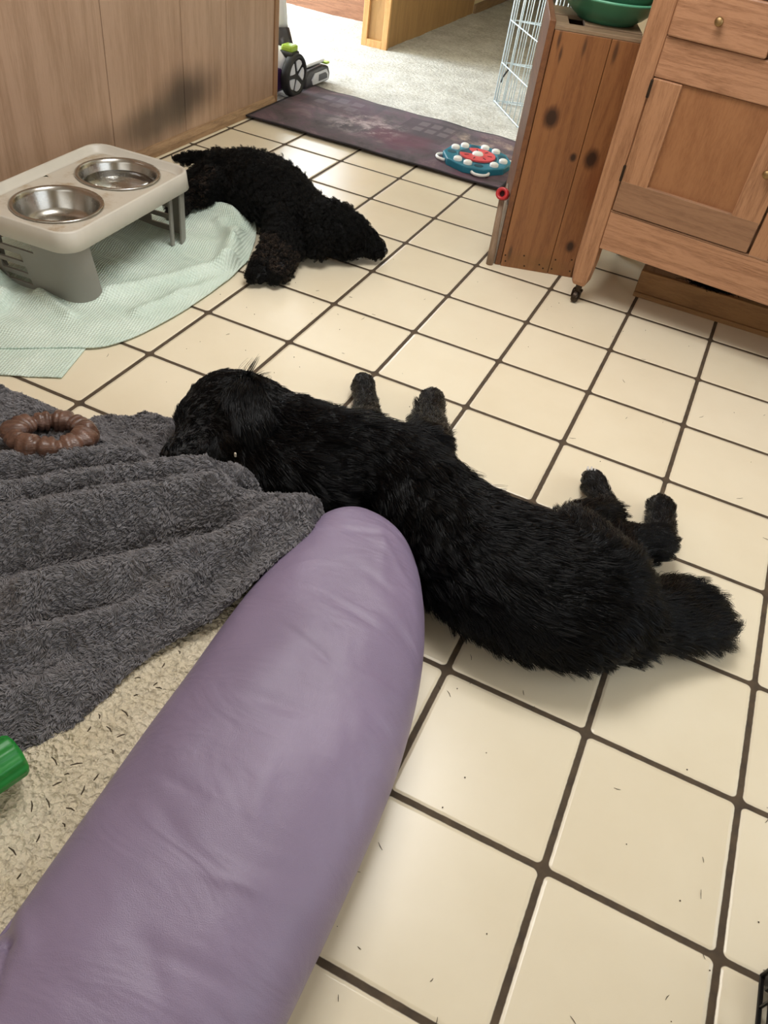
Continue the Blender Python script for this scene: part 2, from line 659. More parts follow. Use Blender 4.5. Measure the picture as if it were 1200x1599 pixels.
# ------------------------------------------------------------------ doorway rug
t = NT('dark_printed_rug')
vo = t.coord()
RXc, RYc, _ = t.xyz(vo)
base = t.ramp(t.noise(vo, 5.0, 5.0, 0.65, 0.8), [(0.25, srgb(50, 44, 48)), (0.45, srgb(84, 74, 78)), (0.55, srgb(96, 76, 86)), (0.8, srgb(132, 118, 116))])
base = t.mix(t.sm(t.noise(vo, 3.0, 3.0), 0.55, 0.7), base, srgb(92, 58, 74))


def rect_mask(x0, x1, y0, y1, s=0.004):
    a = t.math('MULTIPLY', t.sm(RXc, x0 - s, x0 + s), t.sm(RXc, x1 + s, x1 - s))
    b = t.math('MULTIPLY', t.sm(RYc, y0 - s, y0 + s), t.sm(RYc, y1 + s, y1 - s))
    return t.math('MULTIPLY', a, b)


base = t.mix(t.math('MULTIPLY', rect_mask(-0.04, 0.24, -0.02, 0.28), 0.75), base, srgb(66, 56, 62))
base = t.mix(t.math('MULTIPLY', rect_mask(-0.60, -0.20, 0.04, 0.30), 0.55), base, srgb(72, 64, 72))
base = t.mix(t.math('MULTIPLY', rect_mask(-0.10, 0.20, -0.16, 0.02, 0.04), 0.6), base, srgb(96, 52, 66))
for gx in (0.03, 0.10, 0.17):
    for gy in (0.10, 0.19):
        base = t.mix(t.math('MULTIPLY', rect_mask(gx, gx + 0.05, gy, gy + 0.06), 0.45), base, srgb(120, 108, 112))
for gx in (-0.55, -0.46, -0.37):
    for gy in (0.11, 0.20):
        base = t.mix(t.math('MULTIPLY', rect_mask(gx, gx + 0.06, gy, gy + 0.06), 0.4), base, srgb(116, 104, 112))
lightp = t.math('MULTIPLY', rect_mask(-0.32, -0.02, -0.16, 0.10, 0.10), t.sm(t.noise(vo, 14.0, 5.0, 0.7), 0.42, 0.68))
base = t.mix(lightp, base, srgb(168, 152, 152))
lightp2 = t.math('MULTIPLY', rect_mask(0.26, 0.80, 0.05, 0.30, 0.08), t.sm(t.noise(vo, 8.0, 5.0, 0.7), 0.42, 0.7))
base = t.mix(lightp2, base, srgb(170, 148, 134))
edge_m = rect_mask(-0.665, 0.665, -0.335, 0.335, 0.004)
base = t.mix(edge_m, srgb(46, 40, 44), base)
t.bump(t.noise(vo, 220.0, 2.0), 0.4, 0.002)
rug_mat = t.out(base, 0.9)
bm = bmesh.new()
gx, gy = 90, 50
grid = {}
for i in range(gx + 1):
    for j in range(gy + 1):
        x, y = -0.68 + 1.36 * i / gx, -0.345 + 0.69 * j / gy
        y += 0.006 * math.sin(x * 7) * (j / gy)
        z = 0.0075 + 0.003 * math.sin(x * 8 + y * 3) ** 2 + (0.004 * math.sin(x * 11) ** 2 if j > gy - 8 else 0)
        grid[i, j] = bm.verts.new((x, y, z))
for i in range(gx):
    for j in range(gy):
        bm.faces.new((grid[i, j], grid[i + 1, j], grid[i + 1, j + 1], grid[i, j + 1]))
rug = from_bm('rug', bm, rug_mat, None, True)
md = rug.modifiers.new('thick', 'SOLIDIFY')
md.thickness = 0.006
rug.location = (-1.445, 1.115, 0.004)
tag(rug, 'dark purple grey printed rug lying across the doorway', 'rug')

# ------------------------------------------------------------------ hoosier style oak cabinet
oak = wood('oak_cabinet_wood', srgb(170, 124, 90), srgb(122, 80, 52), (14, 14, 0.9), 0.42, ring=5.0)
oak_h = wood('oak_cabinet_rail_wood', srgb(174, 128, 96), srgb(126, 84, 56), (0.9, 14, 14), 0.42, ring=5.0)
oak_p = wood('oak_panel_wood', srgb(154, 106, 70), srgb(132, 86, 54), (5, 5, 0.9), 0.38, ring=3.0)
oak_w = wood('worn_oak_wood', srgb(146, 108, 80), srgb(116, 82, 58), (0.9, 14, 14), 0.5)
dark_iron = metal('dark_iron', srgb(70, 60, 52), 0.5)
brass = metal('aged_brass', srgb(160, 132, 92), 0.5)

cab = empty('cabinet', (-0.236, -0.055, 0.0), math.radians(-5.5))
tag(cab, 'oak kitchen cabinet on casters with framed door and drawer', 'cabinet')
W, D = 1.20, 0.60
bm = bmesh.new()
add_box(bm, (W / 2, D / 2 + 0.012, 0.62), (W - 0.012, D - 0.03, 0.78), 0.002)
from_bm('body', bm, oak, cab)
for x in (0.035, W - 0.035):
    for y in (0.03, D - 0.03):
        bm = bmesh.new()
        prof = [(0.034, 1.02), (0.034, 0.16), (0.030, 0.12), (0.027, 0.085), (0.020, 0.068)]
        rings = []
        for hw, z in prof:
            rings.append([bm.verts.new((x + sx * hw, y + sy * min(hw, 0.03), z)) for sx, sy in ((-1, -1), (1, -1), (1, 1), (-1, 1))])
        for A, B in zip(rings[:-1], rings[1:]):
            for k in range(4):
                bm.faces.new((A[k], A[(k + 1) % 4], B[(k + 1) % 4], B[k]))
        bm.faces.new(rings[0])
        bm.faces.new(rings[-1])
        leg = from_bm('leg', bm, oak, cab)
        md = leg.modifiers.new('bevel', 'BEVEL')
        md.width = 0.003
        bm = bmesh.new()
        add_tube(bm, [(x, y, 0.07), (x, y, 0.045)], 0.012, 12)
        add_box(bm, (x, y, 0.042), (0.034, 0.022, 0.012), 0.003)
        for s in (-1, 1):
            add_box(bm, (x + 0.015 * s, y - 0.008, 0.03), (0.003, 0.014, 0.026), 0.001)
        rot = Matrix.Rotation(math.pi / 2, 4, 'Y')
        add_lathe(bm, [(0, -0.011), (0.017, -0.011), (0.021, -0.006), (0.021, 0.006), (0.017, 0.011), (0, 0.011)], 20, (x, y - 0.01, 0.0215), rot)
        from_bm('caster', bm, dark_iron, leg)
# face frame rails
box_obj('bottom_rail', (W / 2, 0.010, 0.290), (W - 0.14, 0.026, 0.128), oak_h, cab, 0.003)
box_obj('middle_rail', (W / 2, 0.010, 0.818), (W - 0.14, 0.026, 0.108), oak_h, cab, 0.003)
box_obj('bottom_bead', (W / 2, 0.004, 0.3575), (W - 0.14, 0.016, 0.006), oak_w, cab, 0.002)
box_obj('stile', (0.56, 0.010, 0.56), (0.06, 0.026, 0.42), oak, cab, 0.003)


def cab_door(x0, x1, z0, z1, hinge_left):
    d = box_obj('door', ((x0 + x1) / 2, 0.010, (z0 + z1) / 2 + 0.045), (x1 - x0 - 0.16, 0.008, z1 - z0 - 0.09), oak_p, cab, 0.001)
    for xx in (x0 + 0.046, x1 - 0.046):
        box_obj('door_stile', (xx, 0.003, (z0 + z1) / 2 + 0.045), (0.088, 0.022, z1 - z0 - 0.09), oak, d, 0.003)
    box_obj('door_rail', ((x0 + x1) / 2, 0.003, z0 + 0.05), (x1 - x0 - 0.006, 0.0225, 0.098), oak_w, d, 0.003)
    for zz in (z0 + 0.12, z1 - 0.03):
        box_obj('hinge', (x0 + 0.001 if hinge_left else x1 - 0.001, -0.009, zz), (0.008, 0.012, 0.05), dark_iron, d, 0.002)
    lathe_obj('knob', [(0, 0.030), (0.010, 0.029), (0.013, 0.022), (0.007, 0.010), (0.008, 0.0)], brass, d, 24,
              (x1 - 0.04 if hinge_left else x0 + 0.04, -0.008, (z0 + z1) / 2 + 0.04), Matrix.Rotation(math.pi / 2, 4, 'X'))
    return d


cab_door(0.070, 0.525, 0.362, 0.762, True)
cab_door(0.595, 1.125, 0.362, 0.762, False)
for x0, x1 in ((0.072, 0.355), (0.365, 0.72), (0.73, 1.125)):
    dr = box_obj('drawer', ((x0 + x1) / 2, 0.000, 0.938), (x1 - x0, 0.028, 0.128), oak_h, cab, 0.005)
    lathe_obj('knob', [(0, 0.026), (0.010, 0.025), (0.0125, 0.019), (0.007, 0.009), (0.008, 0.0)], brass, dr, 24,
              ((x0 + x1) / 2 - 0.01, -0.013, 0.937), Matrix.Rotation(math.pi / 2, 4, 'X'))
box_obj('worktop', (W / 2, D / 2, 1.035), (W + 0.04, D + 0.04, 0.03), oak_h, cab, 0.006)

# low wooden box under the cabinet
box_m = wood('low_box_wood', srgb(150, 112, 70), srgb(116, 82, 48), (0.8, 9, 9), 0.6)
lb = empty('wooden_box', (-0.018, 0.165, 0.0))
tag(lb, 'long low wooden box on the floor under the oak cabinet', 'box')
box_obj('front_board', (0.45, 0.010, 0.058), (0.90, 0.020, 0.084), box_m, lb, 0.003)
box_obj('plinth', (0.45, 0.004, 0.009), (0.90, 0.026, 0.018), box_m, lb, 0.002)
box_obj('top_board', (0.45, 0.19, 0.090), (0.90, 0.34, 0.012), grey_wood, lb, 0.002)
for x in (0.010, 0.89):
    box_obj('side_board', (x, 0.19, 0.042), (0.020, 0.34, 0.083), box_m, lb, 0.002)
# clump of dog hair caught on the box
fur_dark = NT('black_dog_hair')
fur_dark_mat = fur_dark.out((0.0022, 0.0023, 0.0028, 1), 0.22, **{'Specular_IOR_Level': 0.18})
hp = rng.normal(size=(500, 3)) * np.array([0.035, 0.010, 0.006]) + np.array([0.235, 0.195, 0.106])
hp[:, 2] = np.maximum(hp[:, 2], 0.0968)
dirs = norm(rng.normal(size=(500, 3)) * np.array([1.0, 0.7, 0.3]))
tt = np.linspace(0, 1, 5)
cp = hp[:, None] + dirs[:, None] * (tt * 0.03)[None, :, None]
cp += np.sin(tt * 5)[None, :, None] * 0.004 * norm(rng.normal(size=(500, 3)))[:, None]
cp[..., 2] = np.maximum(cp[..., 2], 0.0968)
o = strands('hair_clump', cp, np.full((500, 5), 0.0009), fur_dark_mat, None)
tag(o, 'clump of loose dark hair on top of the low wooden box', 'hair clump', kind='stuff')

# ------------------------------------------------------------------ pine shelf box beside the cabinet
ROT = math.radians(18)
pb = empty('wooden_crate', (-0.532, 0.058, 0.0), ROT)
tag(pb, 'tall knotty pine crate standing on end left of the oak cabinet', 'crate')
BW, BD, BH = 0.254, 0.36, 0.80
dk = srgb(52, 30, 18)
b1 = wood('knotty_pine_board', srgb(142, 94, 56), srgb(108, 64, 36), (8, 8, 0.6), 0.4, ring=4.0,
          knots=((0.065, 0, 0.545, 0.021), (0.172, 0, 0.432, 0.009), (0.236, 0, 0.436, 0.020), (0.25, 0, 0.12, 0.013)),
          streaks=((0.030, 0, 0.775, 0.007, 1, 0.035, dk, 0.8), (0.045, 0, 0.735, 0.006, 1, 0.030, dk, 0.8),
                   (0.115, 0, 0.765, 0.010, 1, 0.040, dk, 0.7), (0.215, 0, 0.765, 0.010, 1, 0.045, dk, 0.75),
                   (0.035, 0, 0.055, 0.008, 1, 0.035, dk, 0.8), (0.3, 0, 0.35, 0.1, 1, 0.12, srgb(112, 56, 28), 0.5),
                   (0.15, 0, 0.03, 0.16, 1, 0.05, srgb(120, 84, 46), 0.6)))
o = box_obj('board', (0.009 + 0.0925, 0.010, BH / 2), (0.183, 0.020, BH), b1, pb, 0.002)
o = box_obj('board', (0.1945 + 0.0525, 0.010, BH / 2), (0.105, 0.020, BH), b1, pb, 0.002)
bm = bmesh.new()
for x, z in ((0.02, 0.045), (0.025, 0.022), (0.09, 0.055), (0.155, 0.03), (0.10, 0.015), (0.172, 0.018), (0.205, 0.022), (0.21, 0.06), (0.275, 0.025), (0.27, 0.07)):
    add_lathe(bm, [(0, -0.0012), (0.003, -0.001), (0.0035, 0.0005)], 10, (x, 0, z), Matrix.Rotation(math.pi / 2, 4, 'X') @ Matrix.Rotation(math.pi, 4, 'X'))
from_bm('nail', bm, dark_iron, pb)['kind'] = 'stuff'
side_m = wood('shaded_pine_board', srgb(120, 76, 44), srgb(86, 50, 28), (8, 0.8, 8), 0.5)  # darker pine: the side face's shade is put into the colour
bm = bmesh.new()
add_box(bm, (-0.002, BD / 2 + 0.004, BH / 2 + 0.012), (0.020, BD, BH + 0.024), 0.002)
from_bm('side_board', bm, side_m, pb)
box_obj('side_board', (BW + 0.036, BD / 2, BH / 2), (0.020, BD, BH), side_m, pb, 0.002)
box_obj('back_board', (BW / 2 + 0.017, BD - 0.01, BH / 2), (BW + 0.01, 0.020, BH), side_m, pb, 0.002)
topm = wood('grey_weathered_board', srgb(140, 116, 90), srgb(96, 76, 56), (0.9, 9, 9), 0.65)
bm = bmesh.new()
add_box(bm, (0.153, 0.030, BH + 0.006), (0.290, 0.060, 0.012), 0.002)
add_box(bm, (0.032, 0.12, BH + 0.006), (0.048, 0.12, 0.012), 0.002)
add_box(bm, (0.203, 0.215, BH + 0.006), (0.190, 0.25, 0.012), 0.002)
add_box(bm, (0.06, 0.27, BH + 0.006), (0.10, 0.14, 0.012), 0.002)
from_bm('top_board', bm, topm, pb)

# stacked green bowls on the crate
green = plain('green_plastic', srgb(92, 162, 130), 0.32, 0.06, 6.0)
green2 = plain('pale_green_plastic', srgb(104, 170, 140), 0.32, 0.06, 6.0)
pc = Matrix.Rotation(ROT, 4, 'Z') @ Vector((0.185, 0.215, 0)) + Vector((-0.532, 0.058, BH + 0.0125))
for k, (lab, m, z) in enumerate((('green plastic bowl lowest in the stack on the pine crate', green, 0.0),
                                 ('green plastic bowl nested on top of the stack on the pine crate', green2, 0.040))):
    bm = bmesh.new()
    add_lathe(bm, [(0, 0.004), (0.085, 0.004), (0.088, 0.0), (0.096, 0.0), (0.100, 0.006), (0.120, 0.018), (0.145, 0.040), (0.160, 0.062),
                   (0.170, 0.068), (0.174, 0.072), (0.172, 0.077), (0.164, 0.076), (0.154, 0.069), (0.138, 0.046), (0.112, 0.024), (0.08, 0.012), (0, 0.011)], 64)
    o = from_bm('bowl', bm, m, None, True)
    o.location = pc + Vector((0, 0, z))
    tag(o, lab, 'bowl', 'green bowls on the crate')

# red tipped wooden stick leaning on the crate
t = NT('weathered_stick_wood')
st = wood('weathered_stick_wood', srgb(150, 126, 104), srgb(116, 92, 72), (9, 9, 1.0), 0.6)
red = plain('red_plastic', srgb(176, 40, 44), 0.35, 0.08, 20.0)
hollow_shade = plain('shaded_red_hollow', srgb(60, 10, 14), 0.7, 0.05, 20.0)  # dark disc colour imitates the shade inside the red tip
sk = empty('wooden_stick', (-0.567, 0.030, 0.0))
tag(sk, 'short grey wooden stick with red hollow tip beside the pine crate', 'stick')
tube_obj('shaft', [(0.004, 0.018, 0.0), (0.004, 0.018, 0.05), (0.0, 0.022, 0.12), (-0.006, 0.028, 0.250)], [0.014, 0.0145, 0.012, 0.0105], st, sk, 12)
o = lathe_obj('tip', [(0.0, 0.004), (0.0085, 0.003), (0.0095, -0.013), (0.0165, -0.015), (0.0185, -0.011), (0.0185, 0.026), (0.016, 0.03), (0, 0.03)], red, sk, 28,
              (-0.006, 0.020, 0.268), Vector((0.05, -0.93, 0.36)).to_track_quat('-Z', 'Y').to_matrix().to_4x4() @ Matrix.Scale(1.2, 4))
lathe_obj('hollow', [(0, 0.0025), (0.0088, 0.0025)], hollow_shade, o, 20, (-0.006, 0.020, 0.268), Vector((0.05, -0.93, 0.36)).to_track_quat('-Z', 'Y').to_matrix().to_4x4() @ Matrix.Scale(1.2, 4))
box_obj('base_board', (-0.0155, 0.12, 0.115), (0.006, 0.22, 0.23), plain('grey_board', srgb(150, 138, 124), 0.7, 0.08), pb, 0.002)

# ------------------------------------------------------------------ wire exercise pen in the living room
wire_white = plain('pale_blue_white_wire', srgb(214, 228, 236), 0.35, 0.04, 30.0, Metallic=0.2)
pen = empty('wire_pen', (-1.255, 2.065, 0.0))
tag(pen, 'white wire dog pen standing on the carpet behind the pine crate', 'pen')


def pen_panel(x0, y0, x1, y1, n, h=0.92):
    bm = bmesh.new()
    a, b = Vector((x0, y0, 0.008)), Vector((x1, y1, 0.008))
    lean = Vector((0.012, 0.0, 0))
    for k in range(n + 1):
        p = a.lerp(b, k / n)
        r = 0.0042 if k in (0, n) else 0.0024
        add_tube(bm, [p, p + Vector((0, 0, h)) + lean * h], r, 6)
    for z in (0.01, 0.21, 0.42, 0.63, 0.90):
        add_tube(bm, [a + Vector((0, 0, z)) + lean * z, b + Vector((0, 0, z)) + lean * z], 0.0034, 6)
    return from_bm('panel', bm, wire_white, pen, True)


pen_panel(0, 0, 0.34, -0.46, 8)
pen_panel(0.012, 0.008, 0.43, 0.22, 10)
pen_panel(0.05, 0.01, 0.46, 0.10, 10)
bm = bmesh.new()
add_tube(bm, [(0.03, -0.035, 0.13), (0.045, -0.06, 0.17), (0.06, -0.05, 0.20), (0.04, -0.02, 0.215)], 0.005, 8)
from_bm('latch', bm, plain('black_latch', srgb(40, 40, 44), 0.5), pen, True)

# ------------------------------------------------------------------ upright vacuum at the wall end
vgrey = plain('vacuum_dark_grey_plastic', srgb(52, 50, 56), 0.35, 0.08, 12.0)
vblack = plain('vacuum_black_rubber', srgb(26, 26, 28), 0.6, 0.1, 12.0)
vwhite = plain('vacuum_white_plastic', srgb(226, 228, 234), 0.25, 0.03, 8.0)
vpurple = plain('vacuum_purple_plastic', srgb(70, 46, 84), 0.25, 0.08, 8.0)
vlime = plain('vacuum_lime_plastic', srgb(150, 180, 60), 0.35, 0.06, 8.0)
vsilver = plain('vacuum_silver_plastic', srgb(200, 202, 212), 0.3, 0.05, 8.0)
vac = empty('vacuum_cleaner', (-2.21, 1.24, 0.008))
tag(vac, 'white and black upright vacuum cleaner behind the wooden wall end', 'vacuum cleaner')
rotX = Matrix.Rotation(math.pi / 2, 4, 'Y')
for s, x in ((1, 0.085), (-1, -0.115)):
    wh = lathe_obj('wheel', [(0.07, -0.02), (0.098, -0.022), (0.104, -0.014), (0.104, 0.014), (0.098, 0.022), (0.082, 0.022), (0.080, 0.012), (0, 0.012)],
                   vblack, vac, 48, (x, 0.0, 0.104), rotX)
    bm = bmesh.new()
    for k in range(5):
        a = 2 * math.pi * k / 5 + 0.3
        poly = []
        for da, r in ((-0.46, 0.070), (-0.23, 0.076), (0, 0.077), (0.23, 0.076), (0.46, 0.070), (0.36, 0.042), (0, 0.022), (-0.36, 0.042)):
            poly.append((r * math.cos(a + da), r * math.sin(a + da)))
        add_prism(bm, poly, 0.012, 0.018, Matrix.Translation((x, 0, 0.104)) @ rotX)
    from_bm('wheel_cover', bm, vsilver, wh)
    if s == -1:
        wh.location.x = 0.0
bm = bmesh.new()
add_tube(bm, [(-0.015, -0.06, 0.10), (-0.015, -0.03, 0.155), (-0.015, 0.04, 0.16), (-0.015, 0.09, 0.12)], [0.06, 0.075, 0.072, 0.05], 20)
from_bm('body', bm, vwhite, vac, True)
box_obj('lower_body', (-0.02, -0.05, 0.085), (0.14, 0.15, 0.12), vpurple, vac, 0.02)
box_obj('pedal', (0.05, 0.005, 0.225), (0.07, 0.07, 0.035), vlime, vac, 0.012)
box_obj('pedal_base', (0.05, 0.0, 0.20), (0.085, 0.085, 0.03), vblack, vac, 0.01)
tube_obj('tube', [(-0.05, 0.085, 0.24), (-0.05, 0.045, 0.42), (-0.05, -0.06, 1.00)], 0.042, vwhite, vac, 20)
tube_obj('hose_cuff', [(-0.01, 0.045, 0.16), (-0.03, 0.06, 0.22), (-0.045, 0.07, 0.29)], [0.05, 0.06, 0.046], vgrey, vac, 20)
bm = bmesh.new()
# floor head: side profile in y,z pushed across x
prof = [(0.12, 0.008), (0.40, 0.008), (0.41, 0.045), (0.385, 0.085), (0.30, 0.105), (0.16, 0.10), (0.12, 0.07)]
add_prism(bm, prof, -0.22, 0.09, Matrix(((0, 0, 1, 0), (1, 0, 0, 0), (0, 1, 0, 0), (0, 0, 0, 1))))
hd = from_bm('floor_head', bm, vgrey, vac)
md = hd.modifiers.new('bevel', 'BEVEL')
md.width = 0.012
md.segments = 3
bm = bmesh.new()
add_prism(bm, [(0.20, 0.02), (0.375, 0.02), (0.375, 0.05), (0.35, 0.075), (0.22, 0.075), (0.185, 0.045)], 0.088, 0.096,
          Matrix(((0, 0, 1, 0), (1, 0, 0, 0), (0, 1, 0, 0), (0, 0, 0, 1))))
from_bm('side_plate', bm, vsilver, hd)
bm = bmesh.new()
add_prism(bm, [(0.26, 0.03), (0.36, 0.03), (0.355, 0.05), (0.335, 0.063), (0.26, 0.063)], 0.095, 0.098,
          Matrix(((0, 0, 1, 0), (1, 0, 0, 0), (0, 1, 0, 0), (0, 0, 0, 1))))
from_bm('side_plate_inset', bm, vgrey, hd)
box_obj('head_top', (-0.06, 0.27, 0.112), (0.26, 0.20, 0.018), vwhite, hd, 0.008)
box_obj('bumper', (0.02, 0.395, 0.095), (0.12, 0.035, 0.012), vlime, hd, 0.004)

# ------------------------------------------------------------------ dog puzzle toy on the rug
teal = plain('teal_plastic', srgb(38, 118, 140), 0.4, 0.08, 8.0)
teal_d = plain('deep_teal_plastic', srgb(18, 70, 86), 0.5, 0.08, 8.0)
coral = plain('coral_red_plastic', srgb(214, 82, 84), 0.4, 0.08, 8.0)
wplast = plain('white_plastic', srgb(236, 236, 232), 0.35, 0.03, 8.0)
pz = empty('puzzle_toy', (-0.975, 1.00, 0.016), math.radians(33))
tag(pz, 'round teal dog puzzle with red centre and white knobs lying on rug', 'dog toy')
poly = [(0.168 * math.cos(2 * math.pi * (k + .5) / 10), 0.168 * math.sin(2 * math.pi * (k + .5) / 10)) for k in range(10)]
bm = bmesh.new()
add_prism(bm, poly, 0.0, 0.034)
o = from_bm('tray', bm, teal, pz)
md = o.modifiers.new('bevel', 'BEVEL')
md.width = 0.006
md.segments = 3
bm = bmesh.new()
add_lathe(bm, [(0.0, 0.0355), (0.094, 0.0355), (0.096, 0.034)], 48)
from_bm('well', bm, teal_d, o)
bm = bmesh.new()
pw = [(0, 0)] + [(0.086 * math.cos(math.radians(a)), 0.086 * math.sin(math.radians(a))) for a in range(-195, 106, 6)]
add_prism(bm, pw, 0.036, 0.043)
dsk = from_bm('disc', bm, coral, pz)
bm = bmesh.new()
for k in range(6):
    a = math.radians(-170 + 50 * k)
    add_box(bm, (0.058 * math.cos(a), 0.058 * math.sin(a), 0.0435), (0.022, 0.006, 0.002), 0.0008, Matrix.Rotation(a, 4, 'Z'))
from_bm('slot', bm, plain('dark_slot', srgb(70, 20, 26), 0.6), dsk)['kind'] = 'stuff'
lathe_obj('hub', [(0, 0.054), (0.022, 0.052), (0.027, 0.046), (0.027, 0.042)], wplast, pz, 32)
for k, a in enumerate((22, 50, 96, 124, 200, 226, 285, 322)):
    a = math.radians(a + 10)
    r = 0.128
    lathe_obj('knob', [(0, 0.050), (0.015, 0.049), (0.0205, 0.044), (0.0205, 0.034)], wplast, pz, 24, (r * math.cos(a), r * math.sin(a), 0))
for a in (0, 78, 155, 255, 345):
    a = math.radians(a + 5)
    r = 0.125
    bm = bmesh.new()
    add_lathe(bm, [(0, 0.0356), (0.021, 0.0356), (0.022, 0.034)], 24, (r * math.cos(a), r * math.sin(a), 0))
    from_bm('cup', bm, teal_d, pz, False)
for a in (-97, -7, 83, 173):
    ar = math.radians(a)
    bm = bmesh.new()
    pts = []
    for k in range(17):
        b = math.pi * k / 16
        pts.append(Vector((0.158 + 0.036 * math.sin(b), 0.040 * math.cos(b), 0.015)))
    m = Matrix.Rotation(ar, 4, 'Z')
    add_tube(bm, [m @ p for p in pts], 0.007, 8)
    from_bm('handle', bm, wplast, pz, True)

# ------------------------------------------------------------------ mint towel
t = NT('mint_waffle_towel')
vo = t.coord((1, 1, 1), (0, 0, 0), (0, 0, 0.5))
x, y, z = t.xyz(vo)
wv = t.math('MULTIPLY', t.math('SINE', t.math('MULTIPLY', x, 520.0)), t.math('SINE', t.math('MULTIPLY', y, 520.0)))
nz = t.noise(vo, 8.0, 3.0)
c = t.ramp(t.math('ADD', t.math('MULTIPLY', wv, 0.12), nz), [(0.25, srgb(196, 214, 200)), (0.75, srgb(220, 233, 221))])
t.bump(wv, 0.55, 0.003)
towel_mat = t.out(c, 0.9)


def coons(back, front, left, right, nu, nv):
    """boundaries as (N,3): back and front run left to right, left and right run back to front"""
    B, Fr = interp_poly(back, nu), interp_poly(front, nu)
    Lf, Rt = interp_poly(left, nv), interp_poly(right, nv)
    u = np.linspace(0, 1, nu)[:, None, None]
    v = np.linspace(0, 1, nv)[None, :, None]
    S = (1 - v) * B[:, None] + v * Fr[:, None] + (1 - u) * Lf[None] + u * Rt[None]
    S -= (1 - u) * (1 - v) * B[0] + u * (1 - v) * B[-1] + (1 - u) * v * Fr[0] + u * v * Fr[-1]
    return S, u[..., 0], v[..., 0]


def grid_mesh(name, S, mat, parent=None, thick=0.0, flip=False):
    nu, nv = S.shape[:2]
    V = S.reshape(-1, 3)
    F = []
    for i in range(nu - 1):
        for j in range(nv - 1):
            q = (i * nv + j, (i + 1) * nv + j, (i + 1) * nv + j + 1, i * nv + j + 1)
            F.append(q[::-1] if not flip else q)
    o = from_np(name, V, F, mat, parent, True)
    if thick:
        md = o.modifiers.new('thick', 'SOLIDIFY')
        md.thickness = thick
        md.offset = -1
    return o


tw = empty('towel', (-1.6, -0.9, 0.0))
tag(tw, 'mint green waffle towel crumpled under the dog bowl stand', 'towel')
S, u, v = coons(back=[(-2.05, -0.95, .006), (-1.90, -0.62, .006), (-1.80, -0.36, .006), (-1.665, -0.245, .008), (-1.56, -0.185, .010)],
                front=[(-1.66, -1.52, .006), (-1.42, -1.335, .006), (-1.31, -1.235, .006), (-1.265, -1.02, .006), (-1.262, -0.72, .006), (-1.285, -0.53, .006)],
                left=[(-2.05, -0.95, .006), (-1.9, -1.25, .006), (-1.66, -1.52, .006)],
                right=[(-1.56, -0.185, .010), (-1.44, -0.245, .010), (-1.36, -0.36, .008), (-1.285, -0.53, .006)], nu=220, nv=150)
xy = S[..., :2]
z = np.zeros(S.shape[:2])
z += bump_line(xy, (-1.62, -0.27), (-1.44, -0.30), 0.040, 0.045)
z += bump_line(xy, (-1.42, -0.40), (-1.32, -0.62), 0.030, 0.035)
z += bump_line(xy, (-1.31, -0.60), (-1.50, -1.02), 0.020, 0.028)
z += bump_line(xy, (-1.28, -0.72), (-1.36, -1.05), 0.012, 0.022)
z += bump_line(xy, (-1.52, -0.36), (-1.38, -0.48), 0.014, 0.02)
z += bump_line(xy, (-1.66, -1.14), (-1.50, -1.19), 0.016, 0.022)
z += bump_line(xy, (-1.80, -1.17), (-1.74, -1.36), 0.050, 0.035)
z += bump_line(xy, (-1.72, -1.22), (-1.66, -1.40), 0.024, 0.025)
pp = np.concatenate([xy.reshape(-1, 2), np.zeros((xy.size // 2, 1))], 1)
z *= 1.25
z += (0.005 + 0.006 * vnoise(pp, 5.0, 3)).reshape(z.shape)
edge = np.minimum(np.minimum(u, 1 - u) * 12, np.minimum(v, 1 - v) * 8)
S[..., 2] += np.maximum(z, 0) * np.clip(edge, 0.15, 1)
S -= np.array([-1.6, -0.9, 0.0])
S[..., 2] += 0.004
grid_mesh('cloth', S, towel_mat, tw, 0.004)
S2, u2, v2 = coons(back=[(-1.72, -1.30, .004), (-1.50, -1.24, .004), (-1.36, -1.285, .004)],
                   front=[(-1.66, -1.62, .004), (-1.45, -1.52, .004), (-1.312, -1.44, .004)],
                   left=[(-1.72, -1.30, .004), (-1.66, -1.62, .004)], right=[(-1.36, -1.285, .004), (-1.312, -1.44, .004)], nu=60, nv=40)
S2 -= np.array([-1.6, -0.9, 0.0])
S2[..., 2] += 0.001 + 0.002 * np.abs(np.sin(u2 * 12)) * v2
grid_mesh('folded_end', S2, towel_mat, tw, 0.003)

# ------------------------------------------------------------------ raised bowl stand
fl_grey = plain('pale_grey_plastic', srgb(196, 190, 178), 0.4, 0.05, 10.0)
fd_grey = plain('mid_grey_plastic', srgb(134, 130, 122), 0.45, 0.05, 10.0)
t = NT('pale_grey_plastic_with_food_grime')
vo = t.coord()
c = t.mix(t.sm(t.noise(vo, 9.0, 5.0, 0.7), 0.48, 0.72), srgb(194, 186, 172), srgb(158, 136, 106))
plate_mat = t.out(c, 0.5)
fd = empty('bowl_stand', (-1.697, -0.850, 0.008), math.radians(3.4))
tag(fd, 'grey plastic raised dog bowl stand holding two steel bowls on towel', 'pet feeder')
TW, TL, TZ = 0.39, 0.655, 0.232
BR = 0.139
BC = [(0.0, -0.130), (0.0, 0.180)]
# deck with two round holes: fan of quads from each hole to its half rectangle
bm = bmesh.new()


